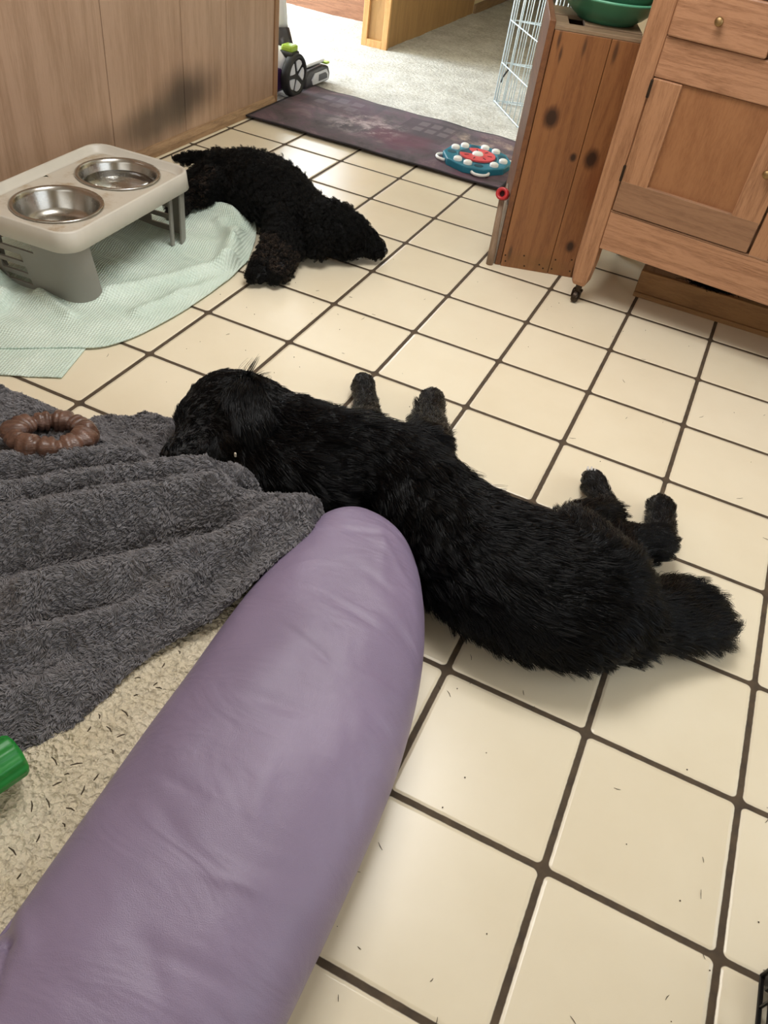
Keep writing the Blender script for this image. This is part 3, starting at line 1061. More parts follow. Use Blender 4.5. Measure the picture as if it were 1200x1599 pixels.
def deck_half(cy, y0, y1):
    n = 64
    w = TW / 2 - 0.02
    A, B = [], []
    for k in range(n):
        a = 2 * math.pi * k / n
        dx, dy = math.cos(a), math.sin(a)
        A.append(bm.verts.new((BR * 0.965 * dx, cy + BR * 0.965 * dy, TZ)))
        s = min(w / abs(dx) if abs(dx) > 1e-6 else 9, ((y1 - cy) if dy > 0 else (cy - y0)) / abs(dy) if abs(dy) > 1e-6 else 9)
        B.append(bm.verts.new((s * dx, cy + s * dy, TZ)))
    for k in range(n):
        bm.faces.new((A[k], A[(k + 1) % n], B[(k + 1) % n], B[k]))


deck_half(BC[0][1], -TL / 2 + 0.02, 0.025)
deck_half(BC[1][1], 0.025, TL / 2 - 0.012)
dk_o = from_bm('deck', bm, plate_mat, fd)
md = dk_o.modifiers.new('thick', 'SOLIDIFY')
md.thickness = 0.006
# rim / skirt: lofted rounded rectangles
bm = bmesh.new()
loops = []
for w, l, r, z in ((TW - 0.05, TL - 0.05, 0.045, TZ + 0.0005), (TW - 0.026, TL - 0.026, 0.055, TZ + 0.004), (TW - 0.016, TL - 0.016, 0.058, TZ + 0.022),
                   (TW - 0.004, TL - 0.004, 0.06, TZ + 0.026), (TW + 0.006, TL + 0.006, 0.062, TZ + 0.022), (TW + 0.016, TL + 0.016, 0.064, TZ - 0.034),
                   (TW + 0.010, TL + 0.010, 0.062, TZ - 0.036), (TW - 0.004, TL - 0.004, 0.058, TZ - 0.004)):
    loops.append([bm.verts.new((x, y, z)) for x, y in rrect(w, l, r)])
for A, B in zip(loops[:-1], loops[1:]):
    n = len(A)
    for k in range(n):
        bm.faces.new((A[k], A[(k + 1) % n], B[(k + 1) % n], B[k]))
from_bm('rim', bm, fl_grey, fd, True)


def leg_panel(sy):
    """U-shaped leg panel with vent slots; plan path from one return round the end to the other"""
    path = []
    RET = 0.083
    hw, hl, r = TW / 2, TL / 2, 0.08
    path += [((hw, hl - RET + RET * k / 6 * (1 - r / RET)), 0) for k in range(6)]
    for k in range(7):
        a = math.radians(90 * k / 6)
        path.append(((hw - r + r * math.cos(a), hl - r + r * math.sin(a)), 0))
    n_end = 28
    for k in range(1, n_end):
        path.append(((hw - r - (2 * hw - 2 * r) * k / n_end, hl), 1))
    for k in range(7):
        a = math.radians(90 + 90 * k / 6)
        path.append(((-hw + r + r * math.cos(a), hl - r + r * math.sin(a)), 0))
    path += [((-hw, hl - r - (RET - r) * (k + 1) / 6), 0) for k in range(6)]
    zs = [0.0, 0.012, 0.025, 0.038, 0.050, 0.067, 0.080, 0.094, 0.110, 0.124, 0.138, 0.158, 0.175, 0.192, 0.205]
    bm = bmesh.new()
    G = []
    m = len(path)
    for i, ((x, y), e) in enumerate(path):
        col = []
        tl = abs(i / (m - 1) - 0.5) * 2
        for z in zs:
            f = 1.0 - z / 0.205
            # the returns narrow towards the foot, the whole leg leans inwards at the foot
            yy = y
            if tl > 0.70:
                yy = y
            xx = x * (1.0 + 0.0 * f)
            yy = yy - (0.050 if sy < 0 else -0.010) * f
            col.append(bm.verts.new((xx * (1 - 0.05 * f), sy * yy, z)))
        G.append(col)
    for i in range(m - 1):
        e = path[i][1] and path[i + 1][1]
        xm = (path[i][0][0] + path[i + 1][0][0]) / 2
        for j in range(len(zs) - 1):
            zm = (zs[j] + zs[j + 1]) / 2
            hole = False
            if e:
                if abs(xm - sy * 0.058) < 0.052 and (0.025 < zm < 0.050 or 0.067 < zm < 0.094 or 0.110 < zm < 0.138):
                    hole = True
                if abs(xm - sy * 0.03) < 0.082 and 0.158 < zm < 0.192:
                    hole = True
            if not hole:
                bm.faces.new((G[i][j], G[i + 1][j], G[i + 1][j + 1], G[i][j + 1]))
    o = from_bm('leg_panel', bm, fd_grey, fd, True)
    md = o.modifiers.new('thick', 'SOLIDIFY')
    md.thickness = 0.006
    md.offset = -1
    md2 = o.modifiers.new('split', 'EDGE_SPLIT')
    md2.split_angle = math.radians(50)
    for sx in (1, -1):
        box_obj('rib', (sx * (TW / 2 - 0.030), sy * (TL / 2 - 0.10), 0.11), (0.010, 0.016, 0.20), fd_grey, o, 0.002)
    return o


leg_panel(-1)
leg_panel(1)
steel = metal('brushed_steel', srgb(176, 172, 165), 0.26)
water = NT('clear_water')
water_mat = water.out((0.95, 0.97, 0.98, 1), 0.02, Transmission_Weight=1.0, IOR=1.33)
fm = Matrix.Translation((-1.697, -0.850, 0.008)) @ Matrix.Rotation(math.radians(3.4), 4, 'Z')
for k, (cx, cy) in enumerate(BC):
    bm = bmesh.new()
    add_lathe(bm, [(0, -0.076), (0.085, -0.076), (0.101, -0.070), (0.111, -0.055), (0.121, -0.008), (0.126, 0.004), (0.133, 0.0075), (0.1385, 0.006), (0.1395, 0.002),
                   (0.138, 0.0005), (0.129, 0.001), (0.1235, -0.006), (0.1135, -0.056), (0.103, -0.0725), (0.085, -0.0785), (0, -0.0785)][::-1], 72)
    o = from_bm('bowl', bm, steel, None, True)
    o.location = fm @ Vector((cx, cy, TZ + 0.0005))
    tag(o, ('empty steel bowl with wide rim at the near end of stand', 'steel bowl holding water at the far end of stand')[k],
        'bowl', 'steel bowls in the stand')
    if k == 1:
        bm = bmesh.new()
        add_lathe(bm, [(0, -0.028), (0.1145, -0.028), (0.1095, -0.055), (0.100, -0.069), (0, -0.0755)], 64)
        wo = from_bm('water', bm, water_mat, None, True)
        wo.location = o.location
        tag(wo, 'clear water standing in the far steel bowl', 'water', kind='stuff')
# towel scrap visible in the near bowl is left to reflections

# ------------------------------------------------------------------ dog bed: bolster and fleece mattress
t = NT('purple_faux_leather')
vo = t.coord()
pn = t.noise(vo, 3.0, 3.0)
vor = t.n('ShaderNodeTexVoronoi')
t.t.links.new(vo, vor.inputs['Vector'])
vor.inputs['Scale'].default_value = 640.0
c = t.ramp(pn, [(0.3, srgb(124, 110, 134)), (0.7, srgb(136, 121, 147))])
wr = t.noise(t.coord((1.0, 2.2, 1.0), (0, 0, 0), (0, 0, 0.5)), 4.5, 3.0, 0.5, 0.8)
t.bump(t.math('ADD', t.math('MULTIPLY', vor.outputs['Distance'], 0.05), t.math('MULTIPLY', wr, 1.6)), 0.35, 0.016)
purple = t.out(c, 0.44)

t = NT('cream_sherpa_fleece')
vo = t.coord()
vor = t.n('ShaderNodeTexVoronoi')
warp = t.noise(vo, 60.0, 2.0, out='Color')
wm = t.mix(0.012, vo, warp)
t.t.links.new(wm, vor.inputs['Vector'])
vor.inputs['Scale'].default_value = 95.0
c = t.ramp(t.noise(vo, 10.0, 4.0), [(0.3, srgb(216, 202, 174)), (0.7, srgb(236, 224, 200))])
t.bump(t.math('ADD', vor.outputs['Distance'], t.math('MULTIPLY', t.noise(vo, 220.0, 3.0), 0.5)), 0.9, 0.012)
sherpa = t.out(c, 0.95)

bed = empty('dog_bed', (-0.7, -2.3, 0.0))
tag(bed, 'purple bolster dog bed with cream fleece mattress on the tiles', 'dog bed')
BO = np.array([-0.7, -2.3, 0.0])
secs = [  # y, x left, x right, height
    (-1.622, -0.300, -0.245, 0.130), (-1.628, -0.335, -0.215, 0.165), (-1.650, -0.358, -0.178, 0.192), (-1.70, -0.378, -0.133, 0.218), (-1.78, -0.388, -0.085, 0.232),
    (-1.88, -0.392, -0.040, 0.238), (-2.00, -0.388, -0.004, 0.241), (-2.15, -0.380, 0.022, 0.243), (-2.35, -0.368, 0.034, 0.244),
    (-2.55, -0.352, 0.038, 0.243), (-2.65, -0.347, 0.037, 0.242), (-3.0, -0.34, 0.03, 0.245), (-3.25, -0.33, 0.02, 0.24), (-3.34, -0.30, -0.01, 0.20), (-3.37, -0.25, -0.08, 0.14)]
sec = interp_poly(secs, 340)
NV, V, F = 160, [], []
for (y, xl, xr, h) in sec:
    cx, a = (xl + xr) / 2, (xr - xl) / 2
    for k in range(NV):
        th = 2 * math.pi * k / NV
        c_, s_ = math.cos(th), math.sin(th)
        e = 0.86
        x = cx + a * math.copysign(abs(c_) ** e, c_)
        z = h / 2 + 0.002 + h / 2 * math.copysign(abs(s_) ** e, s_)
        V.append((x, y, z))
V = np.array(V)
w = 0.0030 * vnoise(V * np.array([1.6, 1.0, 1.0]), 3.0, 11, 2)
rw = np.random.default_rng(15)
for (x0_, y0_, x1_, y1_, am_, wd_) in ((-0.345, -2.60, -0.31, -2.625, -0.012, 0.008), (-0.31, -2.625, -0.275, -2.68, -0.009, 0.007), (-0.33, -2.585, -0.28, -2.62, 0.004, 0.012)):
    w += bump_line(V[:, :2], (x0_, y0_), (x1_, y1_), am_, wd_)
for k in range(26):
    c0 = np.array([rw.uniform(-0.30, 0.02), rw.uniform(-2.6, -1.68)])
    an = rw.normal(-0.35, 0.5)
    d0 = np.array([math.cos(an), math.sin(an)])
    q = V[:, :2] - c0
    al, ac = q @ d0, q @ np.array([-d0[1], d0[0]])
    ln_, wd_ = rw.uniform(0.03, 0.09), rw.uniform(0.007, 0.014)
    w += rw.choice([-1, 1]) * rw.uniform(0.0015, 0.0035) * np.exp(-(al / ln_) ** 2 - (ac / wd_) ** 2)
V[:, 2] += np.where(V[:, 2] > 0.12, w, 0)
V[:, 2] = np.maximum(V[:, 2], 0.002)
# tuck crease near the back corner
n_s = len(sec)
for i in range(n_s - 1):
    for k in range(NV):
        F.append((i * NV + k, i * NV + (k + 1) % NV, (i + 1) * NV + (k + 1) % NV, (i + 1) * NV + k))
F.append(tuple(range(NV))[::-1])
F.append(tuple((n_s - 1) * NV + k for k in range(NV)))
bol = from_np('bolster', V - BO, F, purple, bed, True)
bm = bmesh.new()
bm.from_mesh(bol.data)
bmesh.ops.recalc_face_normals(bm, faces=bm.faces)
bm.to_mesh(bol.data)
bm.free()
# mattress slab with a soft nubby top
nu, nv = 240, 260
gx = np.linspace(-1.42, -0.32, nu)
gy = np.linspace(-3.20, -1.67, nv)
GX, GY = np.meshgrid(gx, gy, indexing='ij')
P3 = np.stack([GX, GY, 0 * GX], -1).reshape(-1, 3)
z = 0.135 + 0.008 * vnoise(P3, 1.5, 5) + 0.0022 * vnoise(P3, 42.0, 6, 2) + 0.0016 * rng.normal(size=len(P3))
ed = np.minimum(np.minimum(GX + 1.42, 9), np.minimum(GY + 3.2, -1.67 - GY)).ravel()
z = z - 0.06 * np.exp(-(ed / 0.03))
top = np.stack([GX.ravel(), GY.ravel(), z], -1)
V = list(top)
idx = lambda i, j: i * nv + j
F = [(idx(i, j), idx(i + 1, j), idx(i + 1, j + 1), idx(i, j + 1)) for i in range(nu - 1) for j in range(nv - 1)]
rim_i = [idx(i, 0) for i in range(nu)] + [idx(nu - 1, j) for j in range(1, nv)] + [idx(i, nv - 1) for i in range(nu - 2, -1, -1)] + [idx(0, j) for j in range(nv - 2, 0, -1)]
b0 = len(V)
for q in rim_i:
    V.append((top[q][0], top[q][1], 0.002))
nr = len(rim_i)
for k in range(nr):
    F.append((rim_i[k], b0 + k, b0 + (k + 1) % nr, rim_i[(k + 1) % nr]))
F.append(tuple(b0 + k for k in range(nr))[::-1])
from_np('mattress', np.array(V) - BO, F, sherpa, bed, True)
# seam piping between bolster and mattress
tube_obj('piping', [Vector(p) - Vector(BO) for p in [(-0.381, -1.74, 0.150), (-0.388, -1.88, 0.148), (-0.384, -2.0, 0.146), (-0.376, -2.15, 0.146), (-0.364, -2.35, 0.146), (-0.348, -2.55, 0.146), (-0.336, -3.0, 0.146)]], 0.004, purple, bed, 8)

# ------------------------------------------------------------------ grey fleece blanket
t = NT('charcoal_sherpa_fleece')
vo = t.coord()
f1 = t.noise(t.coord((1, 1, 1)), 90.0, 3.0, 0.6, 1.2)
c = t.ramp(f1, [(0.25, srgb(70, 68, 70)), (0.75, srgb(112, 110, 113))])
t.bump(f1, 0.9, 0.01)
fleece = t.out(c, 0.95)
t = NT('charcoal_fleece_pile')
pile_mat = t.out(t.ramp(t.noise(t.coord(), 70.0, 2.0), [(0.3, srgb(106, 103, 105)), (0.7, srgb(136, 133, 136))]), 0.9)
bl = empty('blanket', (-0.8, -1.9, 0.0))
tag(bl, 'charcoal fleece blanket draped over dog bed and onto the tiles', 'blanket')
BLO = np.array([-0.8, -1.9, 0.0])
back = [(-1.62, -1.66, .05), (-1.40, -1.60, .035), (-1.26, -1.585, .04), (-1.13, -1.62, .06), (-0.98, -1.68, .11), (-0.863, -1.715, .115), (-0.75, -1.735, .115), (-0.703, -1.715, .12), (-0.680, -1.675, .125), (-0.635, -1.660, .125)]
front = [(-1.30, -2.75, .150), (-0.95, -2.62, .150), (-0.70, -2.50, .150), (-0.555, -2.425, .152), (-0.485, -2.33, .154), (-0.462, -2.16, .158), (-0.402, -2.03, .180), (-0.366, -1.90, .215), (-0.345, -1.81, .228), (-0.350, -1.735, .205)]
left = [(-1.62, -1.66, .05), (-1.66, -2.0, .18), (-1.5, -2.5, .16), (-1.30, -2.75, .150)]
right = [(-0.635, -1.660, .125), (-0.622, -1.685, .085), (-0.585, -1.680, .125), (-0.560, -1.645, .145), (-0.528, -1.662, .135), (-0.522, -1.692, .085), (-0.480, -1.685, .145), (-0.440, -1.665, .155), (-0.385, -1.672, .185), (-0.365, -1.685, .185), (-0.350, -1.735, .205)]
NU, NVV = 300, 260
S, u, v = coons(back, front, left, right, NU, NVV)
xy = S[..., :2]
z0 = S[..., 2].copy()
# body of the bed underneath lifts the middle
inside = np.clip((-1.655 - xy[..., 1]) / 0.08, 0, 1)
inside = inside * inside * (3 - 2 * inside)
lift = np.maximum(z0, 0.150 * inside + 0.02)
w_in = np.clip(np.minimum(np.minimum(v, 1 - v) * 14, (1 - u) * 12), 0, 1)
zz = z0 * (1 - w_in) + lift * w_in


def fold(pts, amp, wid):
    out = np.zeros(xy.shape[:2])
    for a, b in zip(pts[:-1], pts[1:]):
        out = np.maximum(out, bump_line(xy, a[:2], b[:2], 1.0, wid))
    edge_ = np.clip((1 - u) * 12, 0, 1) * np.clip((1 - v) * 9, 0, 1) * np.clip(v * 9, 0, 1)
    return out * amp * 1.25 * edge_


zz += fold([(-0.66, -1.66), (-0.76, -1.745), (-0.88, -1.86), (-1.05, -1.98)], 0.044, 0.030)
zz += fold([(-0.56, -1.65), (-0.68, -1.76), (-0.80, -1.90), (-0.98, -2.08)], 0.050, 0.032)
zz += fold([(-0.40, -1.65), (-0.50, -1.70), (-0.62, -1.80), (-0.76, -1.97), (-0.92, -2.16)], 0.062, 0.045)
zz += fold([(-0.39, -1.72), (-0.45, -1.88), (-0.56, -2.02), (-0.70, -2.17)], 0.052, 0.040)
zz += fold([(-0.47, -2.02), (-0.57, -2.17), (-0.70, -2.32)], 0.046, 0.030)
zz += fold([(-0.50, -2.25), (-0.60, -2.36), (-0.75, -2.46)], 0.030, 0.026)
zz += fold([(-0.88, -1.67), (-1.0, -1.72), (-1.2, -1.75)], 0.018, 0.05)
zz -= fold([(-0.622, -1.69), (-0.72, -1.775), (-0.86, -1.88)], 0.022, 0.018)
zz -= fold([(-0.525, -1.695), (-0.67, -1.82), (-0.84, -1.98)], 0.022, 0.022)
zz -= fold([(-0.52, -1.83), (-0.64, -1.97), (-0.80, -2.14)], 0.024, 0.024)
zz -= fold([(-0.50, -2.06), (-0.62, -2.20), (-0.76, -2.36)], 0.024, 0.022)
P3 = np.concatenate([xy.reshape(-1, 2), np.zeros((xy.size // 2, 1))], 1)
zz += (0.005 * vnoise(P3, 4.0, 21) + 0.0022 * vnoise(P3, 28.0, 22, 2)).reshape(zz.shape)
S[..., 2] = np.maximum(zz, 0.012)
# roll the outer hem down
hem = np.clip(1 - (1 - v) * NVV / 7, 0, 1)
S[..., 2] -= 0.016 * hem ** 2
hem2 = np.clip(1 - v * NVV / 7, 0, 1)
S[..., 2] -= 0.018 * hem2 ** 2
hem3 = np.clip(1 - (1 - u) * NU / 6, 0, 1)
S[..., 2] -= 0.028 * hem3 ** 2
S -= BLO
top_o = grid_mesh('fleece', S, fleece, bl, 0.0)
Sf, uf, vf = coons(back=[(-1.10, -1.56, .012), (-1.04, -1.49, .012), (-0.96, -1.435, .012), (-0.90, -1.425, .012), (-0.865, -1.46, .012)],
                   front=[(-1.10, -1.74, .03), (-0.98, -1.76, .06), (-0.88, -1.76, .07), (-0.80, -1.72, .06), (-0.77, -1.66, .04)],
                   left=[(-1.10, -1.56, .012), (-1.12, -1.64, .02), (-1.10, -1.72, .03)],
                   right=[(-0.865, -1.46, .012), (-0.81, -1.55, .012), (-0.77, -1.66, .04)], nu=90, nv=90)
ef = np.minimum(np.minimum(uf, 1 - uf) * 8, np.minimum(vf, 1) * 5)
Sf[..., 2] += 0.034 * np.clip(ef, 0, 1) * (1 - vf) ** 0.3
pf = Sf.reshape(-1, 3)
Sf[..., 2] += (0.003 * vnoise(pf, 9.0, 31)).reshape(Sf.shape[:2])
xyf = Sf[..., :2]
Sf[..., 2] += bump_line(xyf, (-0.98, -1.50), (-0.86, -1.53), 0.016, 0.022) - bump_line(xyf, (-0.98, -1.555), (-0.87, -1.575), 0.014, 0.016)
Sf[..., 2] = np.maximum(Sf[..., 2], 0.008)
Sf -= BLO
flap_o = grid_mesh('corner_flap', Sf, fleece, bl, 0.0)


def pile(o, count, length, seed, r0=0.0008):
    P, n = sample(o, count, seed)
    n = np.where(n[:, 2:3] < -0.2, -n, n)
    f1 = vnoise(P, 14.0, seed + 1, 2)
    f2 = vnoise(P, 14.0, seed + 2, 2)
    flow = np.stack([f1, f2, 0 * f1], 1) + np.array([-0.5, -0.6, 0])
    pts, rad = comb(P, n, flow, np.full(count, length), 4, np.full(count, 0.9), 0.2, 0.45, r0, count // 9, 0.55, seed, zmin=-9)
    return strands('pile', pts, rad * 0 + r0 * np.linspace(1, 0.5, 4)[None], pile_mat, o)


pile(top_o, 250000, 0.0078, 41)
pile(flap_o, 26000, 0.0078, 42)

# ------------------------------------------------------------------ chew toys on the bed
brown = NT('brown_chew_toy')
vo = brown.coord()
f = brown.noise(vo, 40.0, 3.0)
brown.bump(brown.noise(brown.coord((1, 1, 4)), 60.0, 3.0), 0.5, 0.004)
brown_mat = brown.out(brown.ramp(f, [(0.3, srgb(76, 52, 42)), (0.7, srgb(108, 78, 64))]), 0.34)
ring = empty('chew_ring', (-0.967, -1.818, 0.205))
ring.rotation_euler = Matrix.Rotation(math.radians(-15), 3, Vector((0.9, 0.42, 0))).to_euler()
tag(ring, 'brown knobbly chew ring lying on the charcoal blanket', 'dog toy')
MR = 0.072
bm = bmesh.new()
NS = 110
V, F = [], []
kn = 11
for i in range(NS):
    a = 2 * math.pi * i / NS
    ph = (a * kn / (2 * math.pi)) % 1.0
    seg = int(a * kn / (2 * math.pi))
    swell = 0.018 + 0.009 * (1 if 0.16 < ph < 0.84 else 0) - 0.004 * (1 if 0.46 < ph < 0.54 else 0) + 0.0045 * math.sin(seg * 2.4 + ph)
    for k in range(20):
        b = 2 * math.pi * k / 20
        lob = swell * (1 + 0.09 * math.cos(3 * b + seg * 1.9))
        V.append(((MR + lob * math.cos(b)) * math.cos(a), (MR + lob * math.cos(b)) * math.sin(a), lob * 0.86 * math.sin(b)))
for i in range(NS):
    for k in range(20):
        F.append((i * 20 + k, ((i + 1) % NS) * 20 + k, ((i + 1) % NS) * 20 + (k + 1) % 20, i * 20 + (k + 1) % 20))
bm.free()
ro = from_np('ring', V, F, brown_mat, ring, True)
md = ro.modifiers.new('smooth', 'SMOOTH')
md.iterations = 1

gm = plain('green_rubber', srgb(22, 122, 44), 0.42, 0.12, 10.0)
gt = empty('chew_stick', (-0.512, -2.472, 0.190))
gt.rotation_euler = (0, 0, math.radians(72))
tag(gt, 'green ridged rubber chew stick lying on the cream fleece', 'dog toy')
V, F = [], []
prof = [(0.062, 0.0), (0.062, 0.024), (0.060, 0.030), (0.054, 0.034), (0.0, 0.0345), (-0.05, 0.034), (-0.20, 0.034), (-0.22, 0.030), (-0.222, 0.0)]
nn = 60
for (x, r) in prof:
    for k in range(nn):
        a = 2 * math.pi * k / nn
        rr = r * (1 + (0.05 * math.cos(10 * a) if 0.025 < r else 0))
        V.append((x, rr * math.cos(a), rr * math.sin(a)))
for i in range(len(prof) - 1):
    for k in range(nn):
        F.append((i * nn + k, i * nn + (k + 1) % nn, (i + 1) * nn + (k + 1) % nn, (i + 1) * nn + k))
from_np('stick', V, F, gm, gt, True)
lathe_obj('end_plug', [(0, 0.0635), (0.014, 0.0635), (0.017, 0.061)], plain('pale_green_plug', srgb(60, 150, 74), 0.5), gt, 24, (0, 0, 0), Matrix.Rotation(math.pi / 2, 4, 'Y'))

# ------------------------------------------------------------------ black wire crate at the right edge
bw = plain('black_wire', srgb(20, 20, 22), 0.35, 0.08, 30.0)
cr = empty('wire_crate', (0.665, -2.10, 0.0))
tag(cr, 'black wire dog crate corner standing on tiles by the right edge', 'dog crate')
CW, CDp, CH = 0.60, -0.85, 0.55
bm = bmesh.new()
for z in (0.012, 0.055, 0.16, 0.27, 0.38, CH):
    add_tube(bm, [(0, 0, z), (0, CDp, z)], 0.0042 if z in (0.012, CH) else 0.0032, 8)
for k in range(0, 18):
    y = CDp * k / 17
    add_tube(bm, [(0, y, 0.012), (0, y, CH)], 0.0042 if k in (0, 17) else 0.0026, 8)
from_bm('side_panel', bm, bw, cr, True)
bm = bmesh.new()
for z in (0.012, 0.055, 0.16, 0.27, 0.38, CH):
    add_tube(bm, [(0, 0, z), (CW, 0, z)], 0.0038, 8)
for k in range(1, 13):
    x = CW * k / 12
    add_tube(bm, [(x, 0, 0.012), (x, 0, CH)], 0.0026, 8)
from_bm('end_panel', bm, bw, cr, True)
bm = bmesh.new()
add_box(bm, (CW / 2 + 0.006, CDp / 2, 0.012), (CW - 0.012, -CDp - 0.02, 0.008), 0.003)
from_bm('tray', bm, plain('black_tray', srgb(26, 26, 28), 0.5), cr)
bm = bmesh.new()
add_box(bm, (0.008, -0.012, 0.03), (0.016, 0.03, 0.02), 0.004)
from_bm('corner_clip', bm, bw, cr)

# ------------------------------------------------------------------ dogs
fur_curly = NT('black_curly_hair')
fur_curly_mat = fur_curly.out((0.0035, 0.0033, 0.0032, 1), 0.42, **{'Specular_IOR_Level': 0.15})
fur_tan = NT('dark_tan_hair')
fur_tan_mat = fur_tan.out(srgb(74, 56, 42), 0.55)
skin = plain('black_dog_skin', (0.010, 0.010, 0.011, 1), 0.75, 0.1, 20.0)
nose_m = plain('black_wet_nose', (0.008, 0.008, 0.009, 1), 0.25, 0.1, 60.0)
eye_m = plain('dark_eye', (0.010, 0.006, 0.004, 1), 0.06, 0.1, 30.0)


class Body:
    """sections along bones; meshes them into one continuous skin and remembers the lie of the coat"""
    def __init__(self, origin):
        self.o = np.array(origin, float)
        self.V, self.F, self.bones = [], [], []

    def tube(self, pts, ab, length, lift=0.35, flow=1.0):
        """pts (x, y, z) centres, ab (half depth lying flat, half height)"""
        P = interp_poly([tuple(p) + tuple(q) for p, q in zip(pts, ab)], max(8, 6 * len(pts)))
        C, AB = P[:, :3], P[:, 3:]
        n = 24
        base = len(self.V)
        T = np.gradient(C, axis=0)
        T = norm(T)
        # rounded ends
        rows = []
        e = 5
        for k in range(e, 0, -1):
            s = math.sin(math.pi / 2 * k / e)
            c = math.cos(math.pi / 2 * k / e)
            rows.append((C[0] - T[0] * AB[0].mean() * 0.8 * s, AB[0] * max(c, 0.05), T[0]))
        for i in range(len(C)):
            rows.append((C[i], AB[i], T[i]))
        for k in range(1, e + 1):
            s = math.sin(math.pi / 2 * k / e)
            c = math.cos(math.pi / 2 * k / e)
            rows.append((C[-1] + T[-1] * AB[-1].mean() * 0.8 * s, AB[-1] * max(c, 0.05), T[-1]))
        for (cc, ab_, tt_) in rows:
            side = np.cross(tt_, [0, 0, 1.0])
            side /= np.linalg.norm(side) + 1e-9
            up = np.cross(side, tt_)
            for k in range(n):
                a = 2 * math.pi * k / n
                self.V.append(cc + side * ab_[0] * math.cos(a) + up * ab_[1] * math.sin(a))
        m = len(rows)
        for i in range(m - 1):
            for k in range(n):
                self.F.append((base + i * n + k, base + i * n + (k + 1) % n, base + (i + 1) * n + (k + 1) % n, base + (i + 1) * n + k))
        self.F.append(tuple(base + k for k in range(n))[::-1])
        self.F.append(tuple(base + (m - 1) * n + k for k in range(n)))
        for i in range(len(C)):
            self.bones.append((C[i], T[i] * flow, AB[i].mean(), length, lift))

    def build(self, name, mat, voxel=0.011):
        me = bpy.data.meshes.new(name + '_rough')
        me.from_pydata([tuple(v - self.o) for v in self.V], [], self.F)
        bm = bmesh.new()
        bm.from_mesh(me)
        bmesh.ops.recalc_face_normals(bm, faces=bm.faces)
        bm.to_mesh(me)
        bm.free()
        tmp = bpy.data.objects.new('rough', me)
        COL.objects.link(tmp)
        md = tmp.modifiers.new('r', 'REMESH')
        md.mode = 'VOXEL'
        md.voxel_size = voxel
        md = tmp.modifiers.new('s', 'SMOOTH')
        md.iterations = 7
        md.factor = 0.5
        dg = bpy.context.evaluated_depsgraph_get()
        out = bpy.data.meshes.new_from_object(tmp.evaluated_get(dg))
        bpy.data.objects.remove(tmp)
        out.name = name
        o = new_obj(name, out, mat, None, True)
        o.location = self.o
        zs = np.empty(len(out.vertices) * 3)
        out.vertices.foreach_get('co', zs)
        zs = zs.reshape(-1, 3)
        zs[:, 2] = np.maximum(zs[:, 2], 0.003)
        out.vertices.foreach_set('co', zs.ravel())
        out.update()
        return o

    def field(self, P):
        """flow direction, coat length and lift at points P (local)"""
        C = np.array([b[0] for b in self.bones]) - self.o
        D = np.array([b[1] for b in self.bones])
        R = np.array([b[2] for b in self.bones])
        Ln = np.array([b[3] for b in self.bones])
        Lf = np.array([b[4] for b in self.bones])
        flow = np.empty_like(P)
        ln = np.empty(len(P))
        lf = np.empty(len(P))
        for s in range(0, len(P), 20000):
            p = P[s:s + 20000]
            d = np.linalg.norm(p[:, None] - C[None], axis=2) / R[None]
            w = 1.0 / (d ** 6 + 1e-3)
            w /= w.sum(1, keepdims=True)
            flow[s:s + 20000] = w @ D
            ln[s:s + 20000] = w @ Ln
            lf[s:s + 20000] = w @ Lf
        return flow, ln, lf


# --- the long-haired dog stretched out on its side
B = Body((-0.15, -1.5, 0.0))
B.tube([(-0.68, -1.425, .10), (-0.55, -1.435, .105), (-0.43, -1.44, .115), (-0.30, -1.43, .115), (-0.17, -1.50, .115), (-0.04, -1.565, .115), (0.10, -1.58, .112), (0.22, -1.575, .11), (0.30, -1.555, .09)],
       [(.105, .10), (.115, .105), (.118, .11), (.120, .115), (.125, .115), (.165, .115), (.180, .112), (.148, .105), (.09, .08)], 0.048, 0.30)
# skull, muzzle
B.tube([(-0.69, -1.44, .12), (-0.765, -1.445, .115), (-0.80, -1.50, .095)], [(.11, .11), (.108, .108), (.075, .085)], 0.020, 0.25, -1.0)
B.tube([(-0.775, -1.50, .09), (-0.790, -1.565, .078), (-0.800, -1.615, .066)], [(.062, .068), (.050, .055), (.042, .046)], 0.012, 0.2, -1.0)
B.tube([(-0.72, -1.47, .09), (-0.715, -1.55, .08), (-0.725, -1.60, .065)], [(.07, .075), (.062, .066), (.045, .05)], 0.022, 0.3)
# neck ruff on the near side and chest tuft
B.tube([(-0.66, -1.51, .095), (-0.54, -1.545, .10), (-0.42, -1.53, .11)], [(.085, .08), (.085, .085), (.085, .085)], 0.06, 0.3)
B.tube([(-0.58, -1.40, .09), (-0.48, -1.36, .095), (-0.38, -1.325, .09)], [(.05, .05), (.060, .065), (.055, .065)], 0.065, 0.55)
# front legs
B.tube([(-0.42, -1.36, .13), (-0.47, -1.255, .10), (-0.525, -1.13, .062), (-0.578, -1.035, .045)], [(.070, .070), (.040, .042), (.032, .034), (.030, .030)], 0.024, 0.3)
B.tube([(-0.575, -1.04, .040), (-0.592, -1.005, .037)], [(.035, .034), (.032, .028)], 0.014, 0.3)
B.tube([(-0.28, -1.36, .14), (-0.295, -1.25, .105), (-0.345, -1.115, .070), (-0.375, -1.00, .046)], [(.080, .080), (.062, .060), (.042, .042), (.032, .032)], 0.040, 0.35)
B.tube([(-0.375, -1.005, .042), (-0.388, -0.962, .038)], [(.038, .036), (.034, .030)], 0.016, 0.3)
